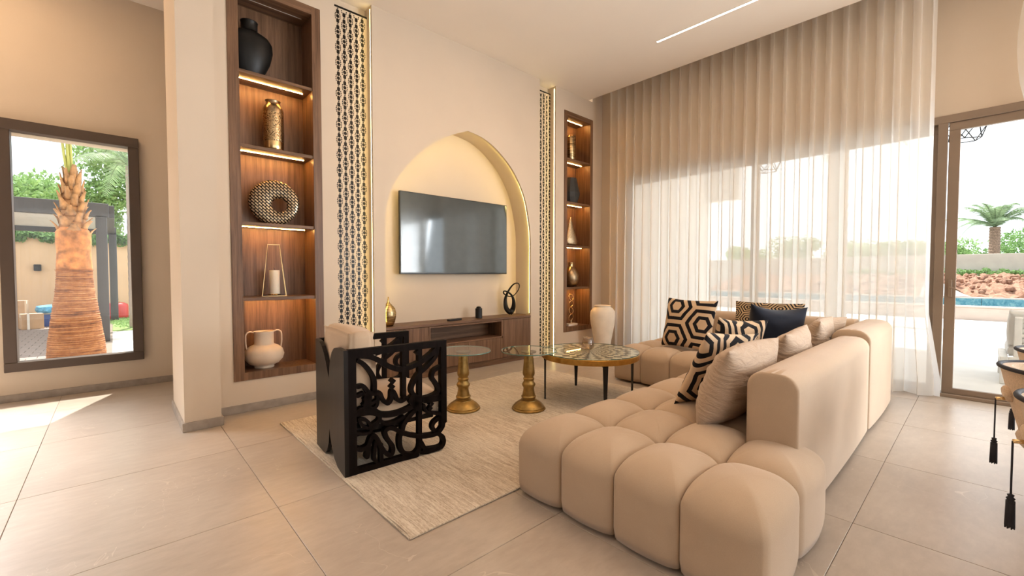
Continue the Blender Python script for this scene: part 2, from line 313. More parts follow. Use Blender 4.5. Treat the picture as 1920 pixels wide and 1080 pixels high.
# ------------------------------------------------ mesh helpers
class MB:
    def __init__(s): s.v = []; s.f = []; s.uv = {}
    def add(s, vs, fs, mat=None):
        o = len(s.v)
        s.v += [tuple(mat @ Vector(p)) if mat else tuple(p) for p in vs]; s.f += [tuple(i + o for i in f) for f in fs]; return s
    def box(s, x0, x1, y0, y1, z0, z1, mat=None):
        vs = [(x, y, z) for z in (z0, z1) for y in (y0, y1) for x in (x0, x1)]
        return s.add(vs, [(0, 2, 3, 1), (4, 5, 7, 6), (0, 1, 5, 4), (2, 6, 7, 3), (0, 4, 6, 2), (1, 3, 7, 5)], mat)
    def bbox(s, x0, x1, y0, y1, z0, z1, r=0.004, seg=1, mat=None):
        bm = bmesh.new(); bmesh.ops.create_cube(bm, size=1)
        bmesh.ops.scale(bm, vec=(x1 - x0, y1 - y0, z1 - z0), verts=bm.verts)
        bmesh.ops.translate(bm, vec=((x0 + x1) / 2, (y0 + y1) / 2, (z0 + z1) / 2), verts=bm.verts)
        bmesh.ops.bevel(bm, geom=bm.edges[:], offset=r, segments=seg, affect='EDGES', profile=0.5)
        bm.verts.index_update()
        s.add([v.co for v in bm.verts], [[v.index for v in f.verts] for f in bm.faces], mat); bm.free(); return s
    def lathe(s, prof, n=32, mat=None, cap=True, sx=1, sy=1):
        vs = []; fs = []; m = len(prof)
        for r, z in prof:
            for k in range(n):
                a = 2 * PI * k / n; vs.append((r * sx * math.cos(a), r * sy * math.sin(a), z))
        for i in range(m - 1):
            for k in range(n):
                k2 = (k + 1) % n; fs.append((i * n + k, i * n + k2, (i + 1) * n + k2, (i + 1) * n + k))
        if cap:
            fs.append(tuple(range(n))[::-1]); fs.append(tuple((m - 1) * n + k for k in range(n)))
        return s.add(vs, fs, mat)
    def tube(s, pts, r, n=8, closed=False, mat=None, flat=1.0):
        pts = [Vector(p) for p in pts]; N = len(pts); rr = r if isinstance(r, (list, tuple)) else [r] * N
        vs = []; fs = []; up = None
        for i, p in enumerate(pts):
            if closed: t = pts[(i + 1) % N] - pts[i - 1]
            else: t = pts[min(i + 1, N - 1)] - pts[max(i - 1, 0)]
            t.normalize()
            if up is None: up = Vector((0, 0, 1)) if abs(t.z) < 0.9 else Vector((1, 0, 0))
            a = (up - t * up.dot(t)).normalized(); up = a; b = t.cross(a)
            for k in range(n):
                an = 2 * PI * k / n; vs.append(p + (a * math.cos(an) * flat + b * math.sin(an)) * rr[i])
        for i in range(N if closed else N - 1):
            j = (i + 1) % N
            for k in range(n):
                k2 = (k + 1) % n; fs.append((i * n + k, i * n + k2, j * n + k2, j * n + k))
        if not closed: fs.append(tuple(range(n))[::-1]); fs.append(tuple((N - 1) * n + k for k in range(n)))
        return s.add(vs, fs, mat)
    def prism(s, poly, d0, d1, axes='xz', mat=None):
        """polygon (a,b) extruded between d0 and d1 along the remaining axis"""
        def P(a, b, d): return {'xz': (a, d, b), 'xy': (a, b, d), 'yz': (d, a, b)}[axes]
        n = len(poly); vs = [P(a, b, d0) for a, b in poly] + [P(a, b, d1) for a, b in poly]
        fs = [tuple(range(n)), tuple(range(2 * n - 1, n - 1, -1))] + [(i, i + n, (i + 1) % n + n, (i + 1) % n) for i in range(n)]
        return s.add(vs, fs, mat)
    def build(s, name, mat, parent=None, smooth=False, loc=(0, 0, 0), fix=True, angle=None):
        me = bpy.data.meshes.new(name); me.from_pydata([tuple(v) for v in s.v], [], s.f); me.update()
        if fix:
            bm = bmesh.new(); bm.from_mesh(me); bmesh.ops.recalc_face_normals(bm, faces=bm.faces[:]); bm.to_mesh(me); bm.free()
        o = bpy.data.objects.new(name, me); C.objects.link(o)
        me.materials.append(M[mat] if isinstance(mat, str) else mat)
        if smooth:
            for p in me.polygons: p.use_smooth = True
            if angle: 
                me.set_sharp_from_angle(angle=math.radians(angle))
        o.parent = parent; o.location = loc
        return o
def tag(o, label=None, cat=None, group=None, kind=None):
    if label: o['label'] = label
    if cat: o['category'] = cat
    if group: o['group'] = group
    if kind: o['kind'] = kind
    return o
def empty(name, loc=(0, 0, 0), rz=0.0, label=None, cat=None, group=None, kind=None, parent=None):
    o = bpy.data.objects.new(name, None); C.objects.link(o); o.location = loc; o.rotation_euler = (0, 0, rz); o.parent = parent
    o.empty_display_size = 0.1
    return tag(o, label, cat, group, kind)
def copy_tree(o, parent=None):
    c = o.copy(); C.objects.link(c); c.parent = parent
    for ch in [x for x in bpy.data.objects if x.parent == o]: copy_tree(ch, c)
    return c
def spline(pts, n=6, closed=False):
    """Catmull-Rom through the points"""
    P_ = [Vector(p) for p in pts]; N = len(P_); out = []
    segs = N if closed else N - 1
    for i in range(segs):
        g = (lambda k: P_[k % N]) if closed else (lambda k: P_[max(0, min(N - 1, k))])
        p0, p1, p2, p3 = g(i - 1), g(i), g(i + 1), g(i + 2)
        for j in range(n):
            t = j / n
            out.append(0.5 * ((2 * p1) + (p2 - p0) * t + (2 * p0 - 5 * p1 + 4 * p2 - p3) * t * t + (3 * p1 - p0 - 3 * p2 + p3) * t ** 3))
    if not closed: out.append(P_[-1].copy())
    return out
def T(x, y, z, rz=0): return Matrix.Translation((x, y, z)) @ Matrix.Rotation(rz, 4, 'Z')

# ================================================ SETTING
W = 4.68          # front plane of the television wall
H0 = 4.30         # ceiling
# floor: grout bed and single tiles
fb = MB().box(-9.2, 6.62, -5.2, 6.66, -0.12, -0.004).build('floor', 'grout'); tag(fb, kind='structure', label='large beige stone floor tiles with thin dark joints')
TX, TY = 1.085, 1.10
tile_mesh = None
for i in range(-5, 7):
    for j in range(-6, 7):
        x0 = 0.645 + (i - 1) * TX; y0 = 0.43 + (j - 1) * TY
        x1, y1 = x0 + TX, y0 + TY
        cx0, cx1, cy0, cy1 = max(x0, -4.2), min(x1, 6.45), max(y0, -5.1), min(y1, 6.66)
        if cx1 - cx0 < 0.05 or cy1 - cy0 < 0.05: continue
        full = abs(cx1 - cx0 - TX) < 1e-6 and abs(cy1 - cy0 - TY) < 1e-6
        g = 0.0016
        if full and tile_mesh is not None:
            o = bpy.data.objects.new('tile', tile_mesh); C.objects.link(o); o.parent = fb
        else:
            o = MB().bbox(g, cx1 - cx0 - g, g, cy1 - cy0 - g, -0.012, 0, 0.0012).build('tile', 'floor', fb)
            if full: tile_mesh = o.data
        o.location = (cx0, cy0, 0)

# television wall: one solid shell with its niches
mb = MB()
D = 5.30
def col(x0, x1, z0=0, z1=H0, y1=D): mb.box(x0, x1, W, y1, z0, z1)
NL = (0.797, 1.614, 0.298, 4.012); NR = (5.461, 6.216, 0.335, 3.98)
S1 = (1.765, 2.175); S2 = (4.885, 5.255)
col(0.655, NL[0]); col(NL[1], S1[0]); mb.box(NL[0], NL[1], W, D, 0, NL[2]); mb.box(NL[0], NL[1], W, D, NL[3], H0)
mb.box(NL[0], NL[1], 5.02, D, NL[2], NL[3])
for S in (S1, S2): mb.box(S[0], S[1], 4.845, D, 0, H0)
col(S2[1], NR[0]); col(NR[1], 6.5 + 0.0, 0, H0 + 0.3); mb.box(NR[0], NR[1], W, D, 0, NR[2]); mb.box(NR[0], NR[1], W, D, NR[3], H0)
mb.box(NR[0], NR[1], 5.02, D, NR[2], NR[3])
ARCH = [(2.313, 1.60), (2.313, 1.816), (2.345, 2.127), (2.452, 2.389), (2.672, 2.675), (2.935, 2.910), (3.215, 3.080), (3.508, 3.205)]
ARCHR = [(3.508, 3.205), (3.800, 3.155), (4.095, 3.005), (4.357, 2.777), (4.560, 2.453), (4.665, 2.062), (4.692, 1.80), (4.692, 1.60)]
ap = [(p.x, p.y) for p in spline([(a, b, 0) for a, b in ARCH], 6)][:-1] + [(p.x, p.y) for p in spline([(a, b, 0) for a, b in ARCHR], 6)]
ARC_CX = 3.5025
def arch_out(e):   # outline grown sideways by e
    r = []
    for x, z in ap:
        r.append((x + (e if x > ARC_CX + 0.01 else (-e if x < ARC_CX - 0.01 else 0)) * 1.0, z + (e * max(0, (z - 2.3) / 0.9))))
    return r
def arch_layer(e, y0, y1):
    o = arch_out(e)
    poly = [(S1[1], 0), (o[0][0], 0)] + o + [(o[-1][0], 0), (S2[0], 0), (S2[0], H0), (S1[1], H0)]
    mb.prism(poly, y0, y1, 'xz')
arch_layer(0.0, W, W + 0.03)
arch_layer(0.035, W + 0.03, 5.05)
mb.box(S1[1], S2[0], 5.05, D, 0, H0)
wf = mb.build('wall_front', 'plaster'); tag(wf, kind='structure', label='plaster wall with pointed arch recess and display niches')
pier = MB().box(0.40, 0.655, 4.41, D, 0, 4.42).build('wall_pier', 'plaster'); tag(pier, kind='structure')
# far wall of the side hall with its window
mb = MB(); WX0, WX1, WZ0, WZ1 = -0.83, 0.238, 0.311, 2.848
Y0, Y1 = 6.65, 6.93
mb.box(-9.2, -3.7, Y0, Y1, 0, 4.5); mb.box(-1.6, WX0, Y0, Y1, 0, 4.5); mb.box(-3.7, -1.6, Y0, Y1, 0, 0.31); mb.box(-3.7, -1.6, Y0, Y1, 2.85, 4.5); mb.box(WX1, 6.7, Y0, Y1, 0, 4.5); mb.box(WX0, WX1, Y0, Y1, 0, WZ0); mb.box(WX0, WX1, Y0, Y1, WZ1 - 0.1, 4.5)  # second opening, out of view, added to let more light into the hall
mb.box(WX1 - .03, WX1, Y0 + .06, Y1, WZ0, WZ1)
wl = mb.build('wall_left', 'plaster'); tag(wl, kind='structure', label='plain plaster wall around the tall garden window')
mb = MB(); mb.box(-9.4, -9.2, -5.4, 6.93, 0, 4.6); wn = mb.build('wall_west', 'walnut'); tag(wn, kind='structure')
# window wall on the right
mb = MB(); XW = 6.5
mb.box(XW, XW + 0.3, 4.18, 6.93, 0, 4.6); mb.box(XW, XW + 0.3, -2.6, 4.18, 2.96, 4.6); mb.box(XW, XW + 0.3, -5.2, -2.6, 0, 4.6)
wr = mb.build('wall_right', 'plaster'); tag(wr, kind='structure', label='plaster wall above the wide sliding windows')
# wall behind the camera with a wide glazed opening
mb = MB(); mb.box(-9.2, -3.2, -5.4, -5.2, 0, 4.5); mb.box(5.2, 6.8, -5.4, -5.2, 0, 4.5); mb.box(-3.2, 5.2, -5.4, -5.2, 3.3, 4.5)
wb = mb.build('wall_back', 'plaster'); tag(wb, kind='structure')
# ceiling with curtain pocket and the higher hall ceiling
mb = MB(); EX = 6.10
mb.box(0.40, EX, -5.2, 5.29, H0, H0 + 0.3); mb.box(0.40, XW, 5.29, 6.66, 4.415, H0 + 0.3); mb.box(-9.2, 0.40, -5.2, 4.41, H0, H0 + 0.3); mb.box(-9.2, 0.40, 4.41, 6.66, 4.415, H0 + 0.3)
mb.box(EX, XW + 0.1, -5.2, 4.68, 4.52, H0 + 0.3)
cl = mb.build('ceiling', 'ceiling'); tag(cl, kind='structure', label='smooth warm white ceiling')
# baseboards
tag(MB().bbox(-4.2, 6.4, 6.635, 6.652, 0, 0.075, 0.002).build('baseboard_left', 'baseboard'), kind='structure', label='grey stone skirting below the garden window')
tag(MB().bbox(0.655, 1.765, 4.664, 4.682, 0, 0.075, 0.002).build('baseboard_front', 'baseboard'), kind='structure')
tag(MB().bbox(0.385, 0.670, 4.396, 4.412, 0, 0.075, 0.002).bbox(0.385, 0.402, 4.41, 5.3, 0, 0.075, 0.002).bbox(0.653, 0.670, 4.41, 4.68, 0, 0.075, 0.002).build('baseboard_pier', 'baseboard'), kind='structure')

# window_1 : tall garden window
w1 = empty('window_1', kind='structure', label='tall brown framed window onto the palm garden')
f = MB(); t = 0.092
f.bbox(WX0, WX1, 6.585, 6.72, WZ1 - t - .015, WZ1, 0.004).bbox(WX0, WX1, 6.585, 6.72, WZ0, WZ0 + t, 0.004)
f.bbox(WX0, WX0 + t, 6.586, 6.72, WZ0 + t, WZ1 - t - .015, 0.004).bbox(WX1 - t, WX1, 6.586, 6.72, WZ0 + t, WZ1 - t - .015, 0.004)
f.build('window_frame', 'taupe_dark', w1)
MB().box(WX0 + t, WX1 - t, 6.68, 6.686, WZ0 + t, WZ1 - t - .015).build('pane', 'glass', w1)
# window_2 : sliding windows behind the curtain
w2 = empty('window_2', kind='structure', label='wide taupe framed sliding window with open garden view')
f = MB(); 
f.bbox(6.47, 6.60, -2.6, 4.18, 2.885, 2.965, 0.004); f.bbox(6.44, 6.60, -2.6, 4.18, 0.0, 0.035, 0.004)
f.bbox(6.47, 6.60, 4.11, 4.18, 0.035, 2.885, 0.004); f.bbox(6.47, 6.60, -2.6, -2.53, 0.035, 2.885, 0.004)
f.build('window_frame', 'taupe', w2)
f = MB().bbox(6.475, 6.545, 0.28, 0.355, 0.03, 2.89, 0.003); f.build('jamb', 'taupe', w2)
def sash(y0, y1, x, zt=2.885):
    s = MB(); a = 0.085
    s.bbox(x, x + 0.045, y0, y1, zt - a, zt, 0.003).bbox(x, x + 0.045, y0, y1, 0.035, 0.035 + 0.06, 0.003)
    s.bbox(x - .001, x + 0.046, y0, y0 + a, 0.09, zt - a, 0.003).bbox(x - .001, x + 0.046, y1 - a, y1, 0.09, zt - a, 0.003)
    so = s.build('sash', 'taupe', w2)
    MB().box(x + 0.018, x + 0.024, y0 + a, y1 - a, 0.095, zt - a).build('pane', 'glass', so)
    return so
sash(2.10, 4.11, 6.49); sash(0.31, 2.19, 6.545); s3 = sash(-1.12, 0.272, 6.49); sash(-2.53, -1.03, 6.545)
h = MB(); h.bbox(6.468, 6.49, 0.215, 0.245, 1.06, 1.24, 0.003); h.tube([(6.46, 0.23, 1.16), (6.43, 0.23, 1.16), (6.428, 0.205, 1.155), (6.428, 0.15, 1.12)], 0.008, 8)
h.build('window_handle', 'taupe', s3, smooth=True, angle=40)
# window behind the camera
w3 = empty('window_3', kind='structure')
f = MB()
for x in (-3.2, -0.4, 2.4, 5.1): f.bbox(x, x + 0.1, -5.34, -5.24, 0, 3.3, 0.004)
f.bbox(-3.2, 5.2, -5.34, -5.24, 3.2, 3.3, 0.004); f.build('window_frame', 'taupe', w3)
MB().box(-3.2, 5.2, -5.3, -5.295, 0, 3.2).build('pane', 'glass', w3)
portal((6.62, 0.8, 1.5), (-1, 0, 0), (6.7, 2.95)); portal((-0.3, 6.95, 1.55), (0, -1, 0), (1.1, 2.5)); portal((1.0, -5.36, 1.65), (0, 1, 0), (8.4, 3.3))

# curtain tracks
tag(MB().box(6.27, 6.31, -2.5, 4.5, 4.495, 4.52).build('trim_1', 'taupe'), kind='structure', label='dark curtain track recessed at the ceiling edge')

# ================================================ CURTAINS
def curtain(y0, y1, x, z0, z1, folds, amp=0.055, seed=1, edge=None, flare=0.0, axis='y', n=10):
    rnd = random.Random(seed); cols = folds * n; rows = 26
    ph = [rnd.uniform(-0.45, 0.45) for _ in range(folds + 2)]; am = [rnd.uniform(0.65, 1.25) for _ in range(folds + 2)]
    vs = []; fs = []
    for r in range(rows + 1):
        v = r / rows; z = z1 + (z0 - z1) * v
        for c in range(cols + 1):
            u = c / cols; k = u * folds; i = int(k); fr = k - i
            a = am[i] * (1 - fr) + am[i + 1] * fr; p = ph[i] * (1 - fr) + ph[i + 1] * fr
            top = min(1, v / 0.12)
            y = y0 + (y1 - y0) * u + 0.025 * math.sin(4 * PI * k + p) * (0.6 + 0.5 * v)
            dx = amp * math.sin(2 * PI * k + p * (0.3 + v)) * (a * top + (1 - top))
            dx += 0.018 * v * math.sin(5.1 * k + 3 * v + seed)
            # soft flare of the free edge towards the floor
            if edge: y += edge(u, v)
            vs.append((x + dx, y, z) if axis == 'y' else (y, x + dx, z))
    for r in range(rows):
        for c in range(cols):
            a = r * (cols + 1) + c; fs.append((a, a + 1, a + cols + 2, a + cols + 1))
    m = MB(); m.add(vs, fs); return m
def edge_main(u, v):
    e = max(0, 1 - u / 0.05)                    # u=0 : the free edge by the open door
    k = math.exp(-((v - 0.86) / 0.07) ** 2) * 0.00 + (max(0, (v - 0.80) / 0.2) ** 1.0) * 0.13
    return -e * min(k, 0.105)
cm = curtain(0.375, 4.36, 6.30, 0.018, 4.49, 26, amp=0.066, seed=5, edge=edge_main)
tag(cm.build('sheer_curtain', 'sheer', smooth=True, fix=False), 'long pleated off-white sheer curtain drawn across the sliding windows', 'curtain')
def edge_r(u, v):
    # gathered back towards the right as it falls
    z = 4.49 + (0.4 - 4.49) * v
    return (1 - u) * 0 + (-0.10 + 0.12 * math.exp(-((z - 3.45) / 0.75) ** 2) - 0.22 * max(0, (3.0 - z) / 2.0)) * u
cr = curtain(-2.3, -0.19, 6.28, 0.4, 4.49, 9, seed=9, edge=edge_r)
tag(cr.build('sheer_curtain', 'sheer', smooth=True, fix=False), 'second sheer curtain hanging right of the open door, at the right edge of the photo', 'curtain')
cb = curtain(-3.1, 5.1, -5.05, 0.02, 4.28, 44, seed=3, axis='x', n=8)
tag(cb.build('sheer_curtain', 'sheer', smooth=True, fix=False), 'sheer curtain on the wall behind the camera, mirrored in the television', 'curtain')

# ================================================ CEILING LINE LIGHT
cll = empty('linear_ceiling_light', (5.232, 0.4, H0), label='thin glowing line of light recessed in the ceiling', cat='ceiling light')
MB().box(-0.016, 0.016, -3.0, 2.52, -0.004, 0.004).build('diffuser', 'led_white', cll)
MB().box(-0.021, -0.016, -3.0, 2.525, -0.005, 0.0).box(0.016, 0.021, -3.0, 2.525, -0.005, 0.0).box(-0.021, 0.021, 2.52, 2.525, -0.005, 0.0).build('frame', 'ceiling', cll)

# ================================================ DISPLAY NICHES
def shelf_unit(x0, x1, z0, z1, xi0, xi1, zi0, zi1, shelves, top_on, label):
    e = empty('shelf_unit', (x0, W, z0), label=label, cat='shelf', group='walnut display niches')
    ox, oz = x0, z0
    a0, a1, b0, b1 = xi0 - ox, xi1 - ox, zi0 - oz, zi1 - oz; X, Z = x1 - ox, z1 - oz
    yf, yb = -0.012, 0.335
    MB().bbox(0, a0, yf, yb, 0, Z, 0.0015).build('side_panel', 'walnut', e)
    MB().bbox(a1, X, yf, yb, 0, Z, 0.0015).build('side_panel', 'walnut', e)
    MB().bbox(a0, a1, yf, yb, 0, b0, 0.0015).build('bottom_panel', 'walnut', e)
    MB().bbox(a0, a1, yf, yb, b1, Z, 0.0015).build('top_panel', 'walnut_h', e)
    MB().box(a0, a1, 0.31, yb, b0, b1).build('back_panel', 'walnut', e)
    for k, z in enumerate(shelves + [None]):
        if z is None:
            p = e; zz = b1; on = top_on
        else:
            zz = z - oz - 0.032; p = MB().bbox(a0, a1, 0.004, 0.312, zz, z - oz, 0.0015).build('shelf', 'walnut_h', e); on = True
        MB().box(a0 + 0.01, a1 - 0.05, 0.138, 0.144, zz - 0.004, zz - 0.0005).build('led_strip', 'led' if on else 'led_off', p)
    return e
shelf_unit(*(NL[0], NL[1], NL[2], NL[3]), 0.885, 1.530, 0.372, 3.930, [3.200, 2.515, 1.792, 1.078], False, 'wide walnut display niche left of the television, holding the white two-handled vase')
shelf_unit(*(NR[0], NR[1], NR[2], NR[3]), 5.530, 6.145, 0.412, 3.900, [3.225, 2.508, 1.785, 1.080], True, 'narrow-looking walnut display niche beside the window curtain')

# ================================================ LATTICE SCREENS (one repeat built, then laid out)
def cell_shapes():
    def ell(cx, cz, rx, rz, n=8, p=2.0):
        r = []
        for k in range(n):
            a = 2 * PI * (k + .5) / n; r.append((cx + rx * math.copysign(abs(math.cos(a)) ** (2 / p), math.cos(a)), cz + rz * math.copysign(abs(math.sin(a)) ** (2 / p), math.sin(a))))
        return r
    sh = [ell(0, 0, 0.0180, 0.0205, 8)]
    for s in (-1, 1):
        sh.append(ell(0, s * 0.0485, 0.0168, 0.0245, 10, 3.0))
        sh.append([(-0.006, s * 0.0795 - 0.005), (0.010, s * 0.0795 - 0.001), (0.006, s * 0.0795 + 0.004), (-0.010, s * 0.0795 + 0.0005)])
        for t_ in (-1, 1):
            for ax, az in ((0.0262, 0.0098), (0.0225, 0.0275)):
                cx, cz = s * ax, t_ * az; sh.append([(cx - .0082, cz), (cx, cz - .0088), (cx + .0082, cz), (cx, cz + .0088)])
    return sh
def lattice_screen(x0, x1, zt, label, first):
    P_ = 0.166; cw = 0.0685
    e = empty('lattice_screen', (x0, 4.80, 0), label=label, cat='screen', group='perforated lattice screens beside the arch')
    w_ = x1 - x0
    # the pale perforated face: dark openings are cut in it down to the black backing
    bm = bmesh.new()
    cols = int(w_ / cw) + 1; rows = int(zt / P_) + 2
    holes = MB()
    shp = cell_shapes()
    for i in range(cols):
        cx = 0.012 + i * cw
        for j in range(rows):
            cz = (j + (0.5 if i % 2 else 0)) * P_ + 0.03
            for s in shp:
                pl = [(min(max(cx + a, 0.0), w_), min(max(cz + b, 0.0), zt)) for a, b in s]
                if max(p[0] for p in pl) - min(p[0] for p in pl) < 0.003 or max(p[1] for p in pl) - min(p[1] for p in pl) < 0.003: continue
                if any(q[1] < 0.001 or q[1] > zt - 0.001 for q in pl): continue
                n = len(pl); o = len(holes.v)
                holes.v += [(a, -0.0006, b) for a, b in pl] + [(a * 1.0, 0.012, b) for a, b in pl]
                holes.f += [tuple(range(o + n, o + 2 * n))] + [(o + k, o + (k + 1) % n, o + n + (k + 1) % n, o + n + k) for k in range(n)]
                holes.f += [tuple(range(o, o + n))[::-1]]
    MB().box(0, w_, 0, 0.02, 0, zt).build('panel', 'plaster', e)
    tag(holes.build('perforation', 'black_wood', e, fix=False), kind='stuff', label='dark flower shaped openings')
    MB().bbox(0, w_, -0.004, 0.02, zt, zt + 0.02, 0.001).build('edge', 'black_wood', e)
    return e
ZT = 4.19
lattice_screen(S1[0], S1[1], ZT, 'tall perforated lattice screen left of the arch, behind the black armchair', True)
lattice_screen(S2[0], S2[1], ZT, 'tall perforated lattice screen right of the arch, next to the narrow shelf niche', False)
# light lines hidden at the right-hand reveal of each screen
for S, lab in ((S1, 'vertical warm light line beside the left lattice screen'), (S2, 'vertical warm light line beside the right lattice screen')):
    e = empty('light_strip', (S[1] - 0.004, 4.700, 0.0), label=lab, cat='light strip', group='vertical light lines beside the screens')
    MB().box(-0.003, 0.003, 0.0, 0.012, 0.02, 4.26).build('diffuser', 'led_pale', e)
    MB().box(-0.005, 0.004, -0.004, -0.001, 0.02, 4.26).build('channel', 'ceiling', e)
# light line around the arch, tucked behind the lip
m = MB(); o = arch_out(0.018)
m.tube([(x, W + 0.042, z) for x, z in [(o[0][0], 0.70)] + o + [(o[-1][0], 0.70)]], 0.006, 6)
tag(m.build('light_strip', 'led_arch'), 'curved warm light line inside the pointed arch', 'light strip')

# ================================================ CONSOLE AND TELEVISION
ce = empty('media_console', (2.313, W, 0), label='low walnut media console with open compartment set under the arch', cat='console')
CW = 4.692 - 2.313; ZC = 0.675; yf, yb = 0.0, 0.365
MB().bbox(-0.03, CW + 0.03, yf + 0.03, yb, 0.0, 0.085, 0.002).build('plinth', 'walnut_h', ce)
MB().bbox(0, CW, yf - 0.002, yb, ZC - 0.033, ZC, 0.002).build('top', 'walnut_h', ce)
MB().box(0, CW, yf + 0.30, yb, 0.09, ZC - 0.035).build('back_panel', 'walnut_h', ce)
def door(x0, x1, z0=0.09, z1=ZC - 0.038): return MB().bbox(x0 + .002, x1 - .002, yf, yf + 0.02, z0, z1, 0.0015).build('door', 'walnut', ce)
door(0, 0.232); door(0.232, 0.575); door(1.815, CW); 
MB().bbox(0.577, 0.600, yf, 0.3, 0.385, ZC - .037, 0.001).build('side_panel', 'walnut', ce)
MB().bbox(1.785, 1.812, yf, 0.3, 0.385, ZC - .037, 0.001).build('side_panel', 'walnut', ce)
MB().bbox(0.577, 1.812, yf, 0.3, 0.385, 0.405, 0.001).build('shelf', 'walnut_h', ce)
MB().bbox(0.600, 1.785, yf, 0.3, ZC - .058, ZC - 0.037, 0.001).build('rail', 'walnut_h', ce)
door(0.577, 1.19, z1=0.382); door(1.19, 1.812, z1=0.382)

tv = empty('television', (2.64, 4.94, 1.30), label='large wall-mounted flat television under the arch', cat='television')
TW, TH = 1.795, 1.045
MB().bbox(0, TW, 0, 0.035, 0, TH, 0.004).build('body', 'screen_black', tv)
MB().box(0.012, TW - 0.012, -0.002, 0.001, 0.022, TH - 0.012).build('screen', 'tv_glass', tv)
MB().box(0.5, TW - 0.5, 0.035, 0.105, 0.3, 0.8).build('wall_bracket', 'black_metal', tv)

# ================================================ SOFA
def ring_pts(hx, hy, rc, bulge, sides, n=11):
    """rounded rectangle outline, counter-clockwise; sides = (x-, x+, y-, y+) flags: which sides bulge outwards"""
    pts = []
    rc = min(rc, hx * .95, hy * .95)
    L = [((hx, -hy), (hx, hy), (1, 0), sides[1]), ((hx, hy), (-hx, hy), (0, 1), sides[3]), ((-hx, hy), (-hx, -hy), (-1, 0), sides[0]), ((-hx, -hy), (hx, -hy), (0, -1), sides[2])]
    for (a, b, nr, bl) in L:
        a = Vector(a); b = Vector(b); d = (b - a); ln = d.length; d.normalize(); nr = Vector(nr)
        for k in range(n):
            t = k / n
            s = rc + (ln - 2 * rc) * t
            q = 2 * (s / ln) - 1
            p = a + d * s + nr * (bl * (1 - q * q))
            pts.append(p)
        # corner arc
        cc = b - d * rc - nr * rc
        for k in range(1, 5):
            an = PI / 2 * k / 5
            pts.append(cc + nr * rc * math.cos(an) + d * rc * math.sin(an))
    return pts
def tuft(cx, cy, hx, hy, z0, H, outer, full=True, A=0.150, top=0.062):
    """one upholstered bubble; outer = which sides face open air (x-, x+, y-, y+)"""
    m = MB(); rings = []
    bl = [0.024 if o else 0.001 for o in outer]
    base = ring_pts(hx, hy, 0.022, 0, bl, 15); N = len(base); Z = H + top
    W_ = []
    for p in base:
        qx, qy = min(1, abs(p.x) / hx), min(1, abs(p.y) / hy)
        wx = 1.0 if outer[0 if p.x < 0 else 1] else 0.45; wy = 1.0 if outer[2 if p.y < 0 else 3] else 0.45
        a, b = qx ** 9, qy ** 9; w = (a * wx + b * wy) / (a + b)
        c = min(qx, qy) ** 3; W_.append(w + (max(w, 0.86) - w) * c)     # seams dip to a dimple where four meet
    ze = [Z - A * w for w in W_]
    nlev = 6 if full else 2; zlow = z0 if full else H - 0.14
    for l in range(nlev):
        f = l / nlev; q = 0.85 + 0.15 * math.sin(PI * f)
        lp = ring_pts(hx - (0.005 if l == 0 else 0), hy - (0.005 if l == 0 else 0), 0.022, 0, [b * q for b in bl], 15)
        rings.append([(p.x, p.y, zlow + (e - zlow) * f) for p, e in zip(lp, ze)])
    for t_ in (1.0, 0.995, 0.982, 0.96, 0.93, 0.89, 0.83, 0.75, 0.64, 0.5, 0.34, 0.16):
        g = (1 - t_ ** 2.1) ** (1 / 2.05) if t_ < 1 else 0.0
        rings.append([(p.x * t_, p.y * t_, Z - A * w * (1 - g)) for p, w in zip(base, W_)])
    vs = [q for r in rings for q in r]; fs = []
    for i in range(len(rings) - 1):
        for k in range(N):
            k2 = (k + 1) % N; fs.append((i * N + k, i * N + k2, (i + 1) * N + k2, (i + 1) * N + k))
    vs.append((0, 0, Z)); c = len(vs) - 1; b = (len(rings) - 1) * N
    for k in range(N): fs.append((b + k, b + (k + 1) % N, c))
    fs.append(tuple(range(N))[::-1])
    m.add(vs, fs, Matrix.Translation((cx, cy, 0)))
    return m
def soft_box(x0, x1, y0, y1, z0, z1, r, bulge=0.01, seg=5, sub=1, rx0=None, arc=None):
    m = MB(); hx, hy = (x1 - x0) / 2, (y1 - y0) / 2
    rings = []
    for z in [z0, z0 + 0.01] + [z0 + (z1 - r - z0) * k / 6 for k in range(1, 7)]:
        rings.append([(p.x, p.y, z) for p in ring_pts(hx, hy, 0.018, 0, [bulge * 0.4, bulge * 0.4, bulge, bulge], 14)])
    base = ring_pts(hx, hy, 0.018, 0, [bulge * 0.4, bulge * 0.4, bulge, bulge], 14)
    for s in (0.12, 0.28, 0.45, 0.62, 0.8, 1.0):
        an = s * PI / 2; off = r * (1 - math.cos(an)); z = z1 - r + r * math.sin(an)
        rings.append([(p.x * (hx - off * 0.12) / hx, p.y * (hy - off * 0.98) / hy, z) for p in base])
    last = rings[-1]
    for k in (0.75, 0.4, 0.1): rings.append([(p[0] * (1 if False else (0.35 + 0.65 * k)), p[1] * k, z1 + 0.004 * (1 - k)) for p in last])
    N = len(base); vs = [q for r_ in rings for q in r_]; fs = []
    for i in range(len(rings) - 1):
        for k in range(N):
            k2 = (k + 1) % N; fs.append((i * N + k, i * N + k2, (i + 1) * N + k2, (i + 1) * N + k))
    fs.append(tuple(range(N))[::-1]); fs.append(tuple((len(rings) - 1) * N + k for k in range(N)))
    m.add(vs, fs, Matrix.Translation(((x0 + x1) / 2, (y0 + y1) / 2, 0)))
    return m
so = empty('corner_sofa', (1.75, 0.52, 0), label='large sand coloured corner sofa with puffy tufted seats and low backrests', cat='sofa')
SX0, SY0, SY1 = 1.745, 0.520, 1.850
DX = 0.462; NYR = 4; DY = (SY1 - SY0) / NYR; SH = 0.372
def place(o): o.location = (-1.75, -0.52, 0); return o
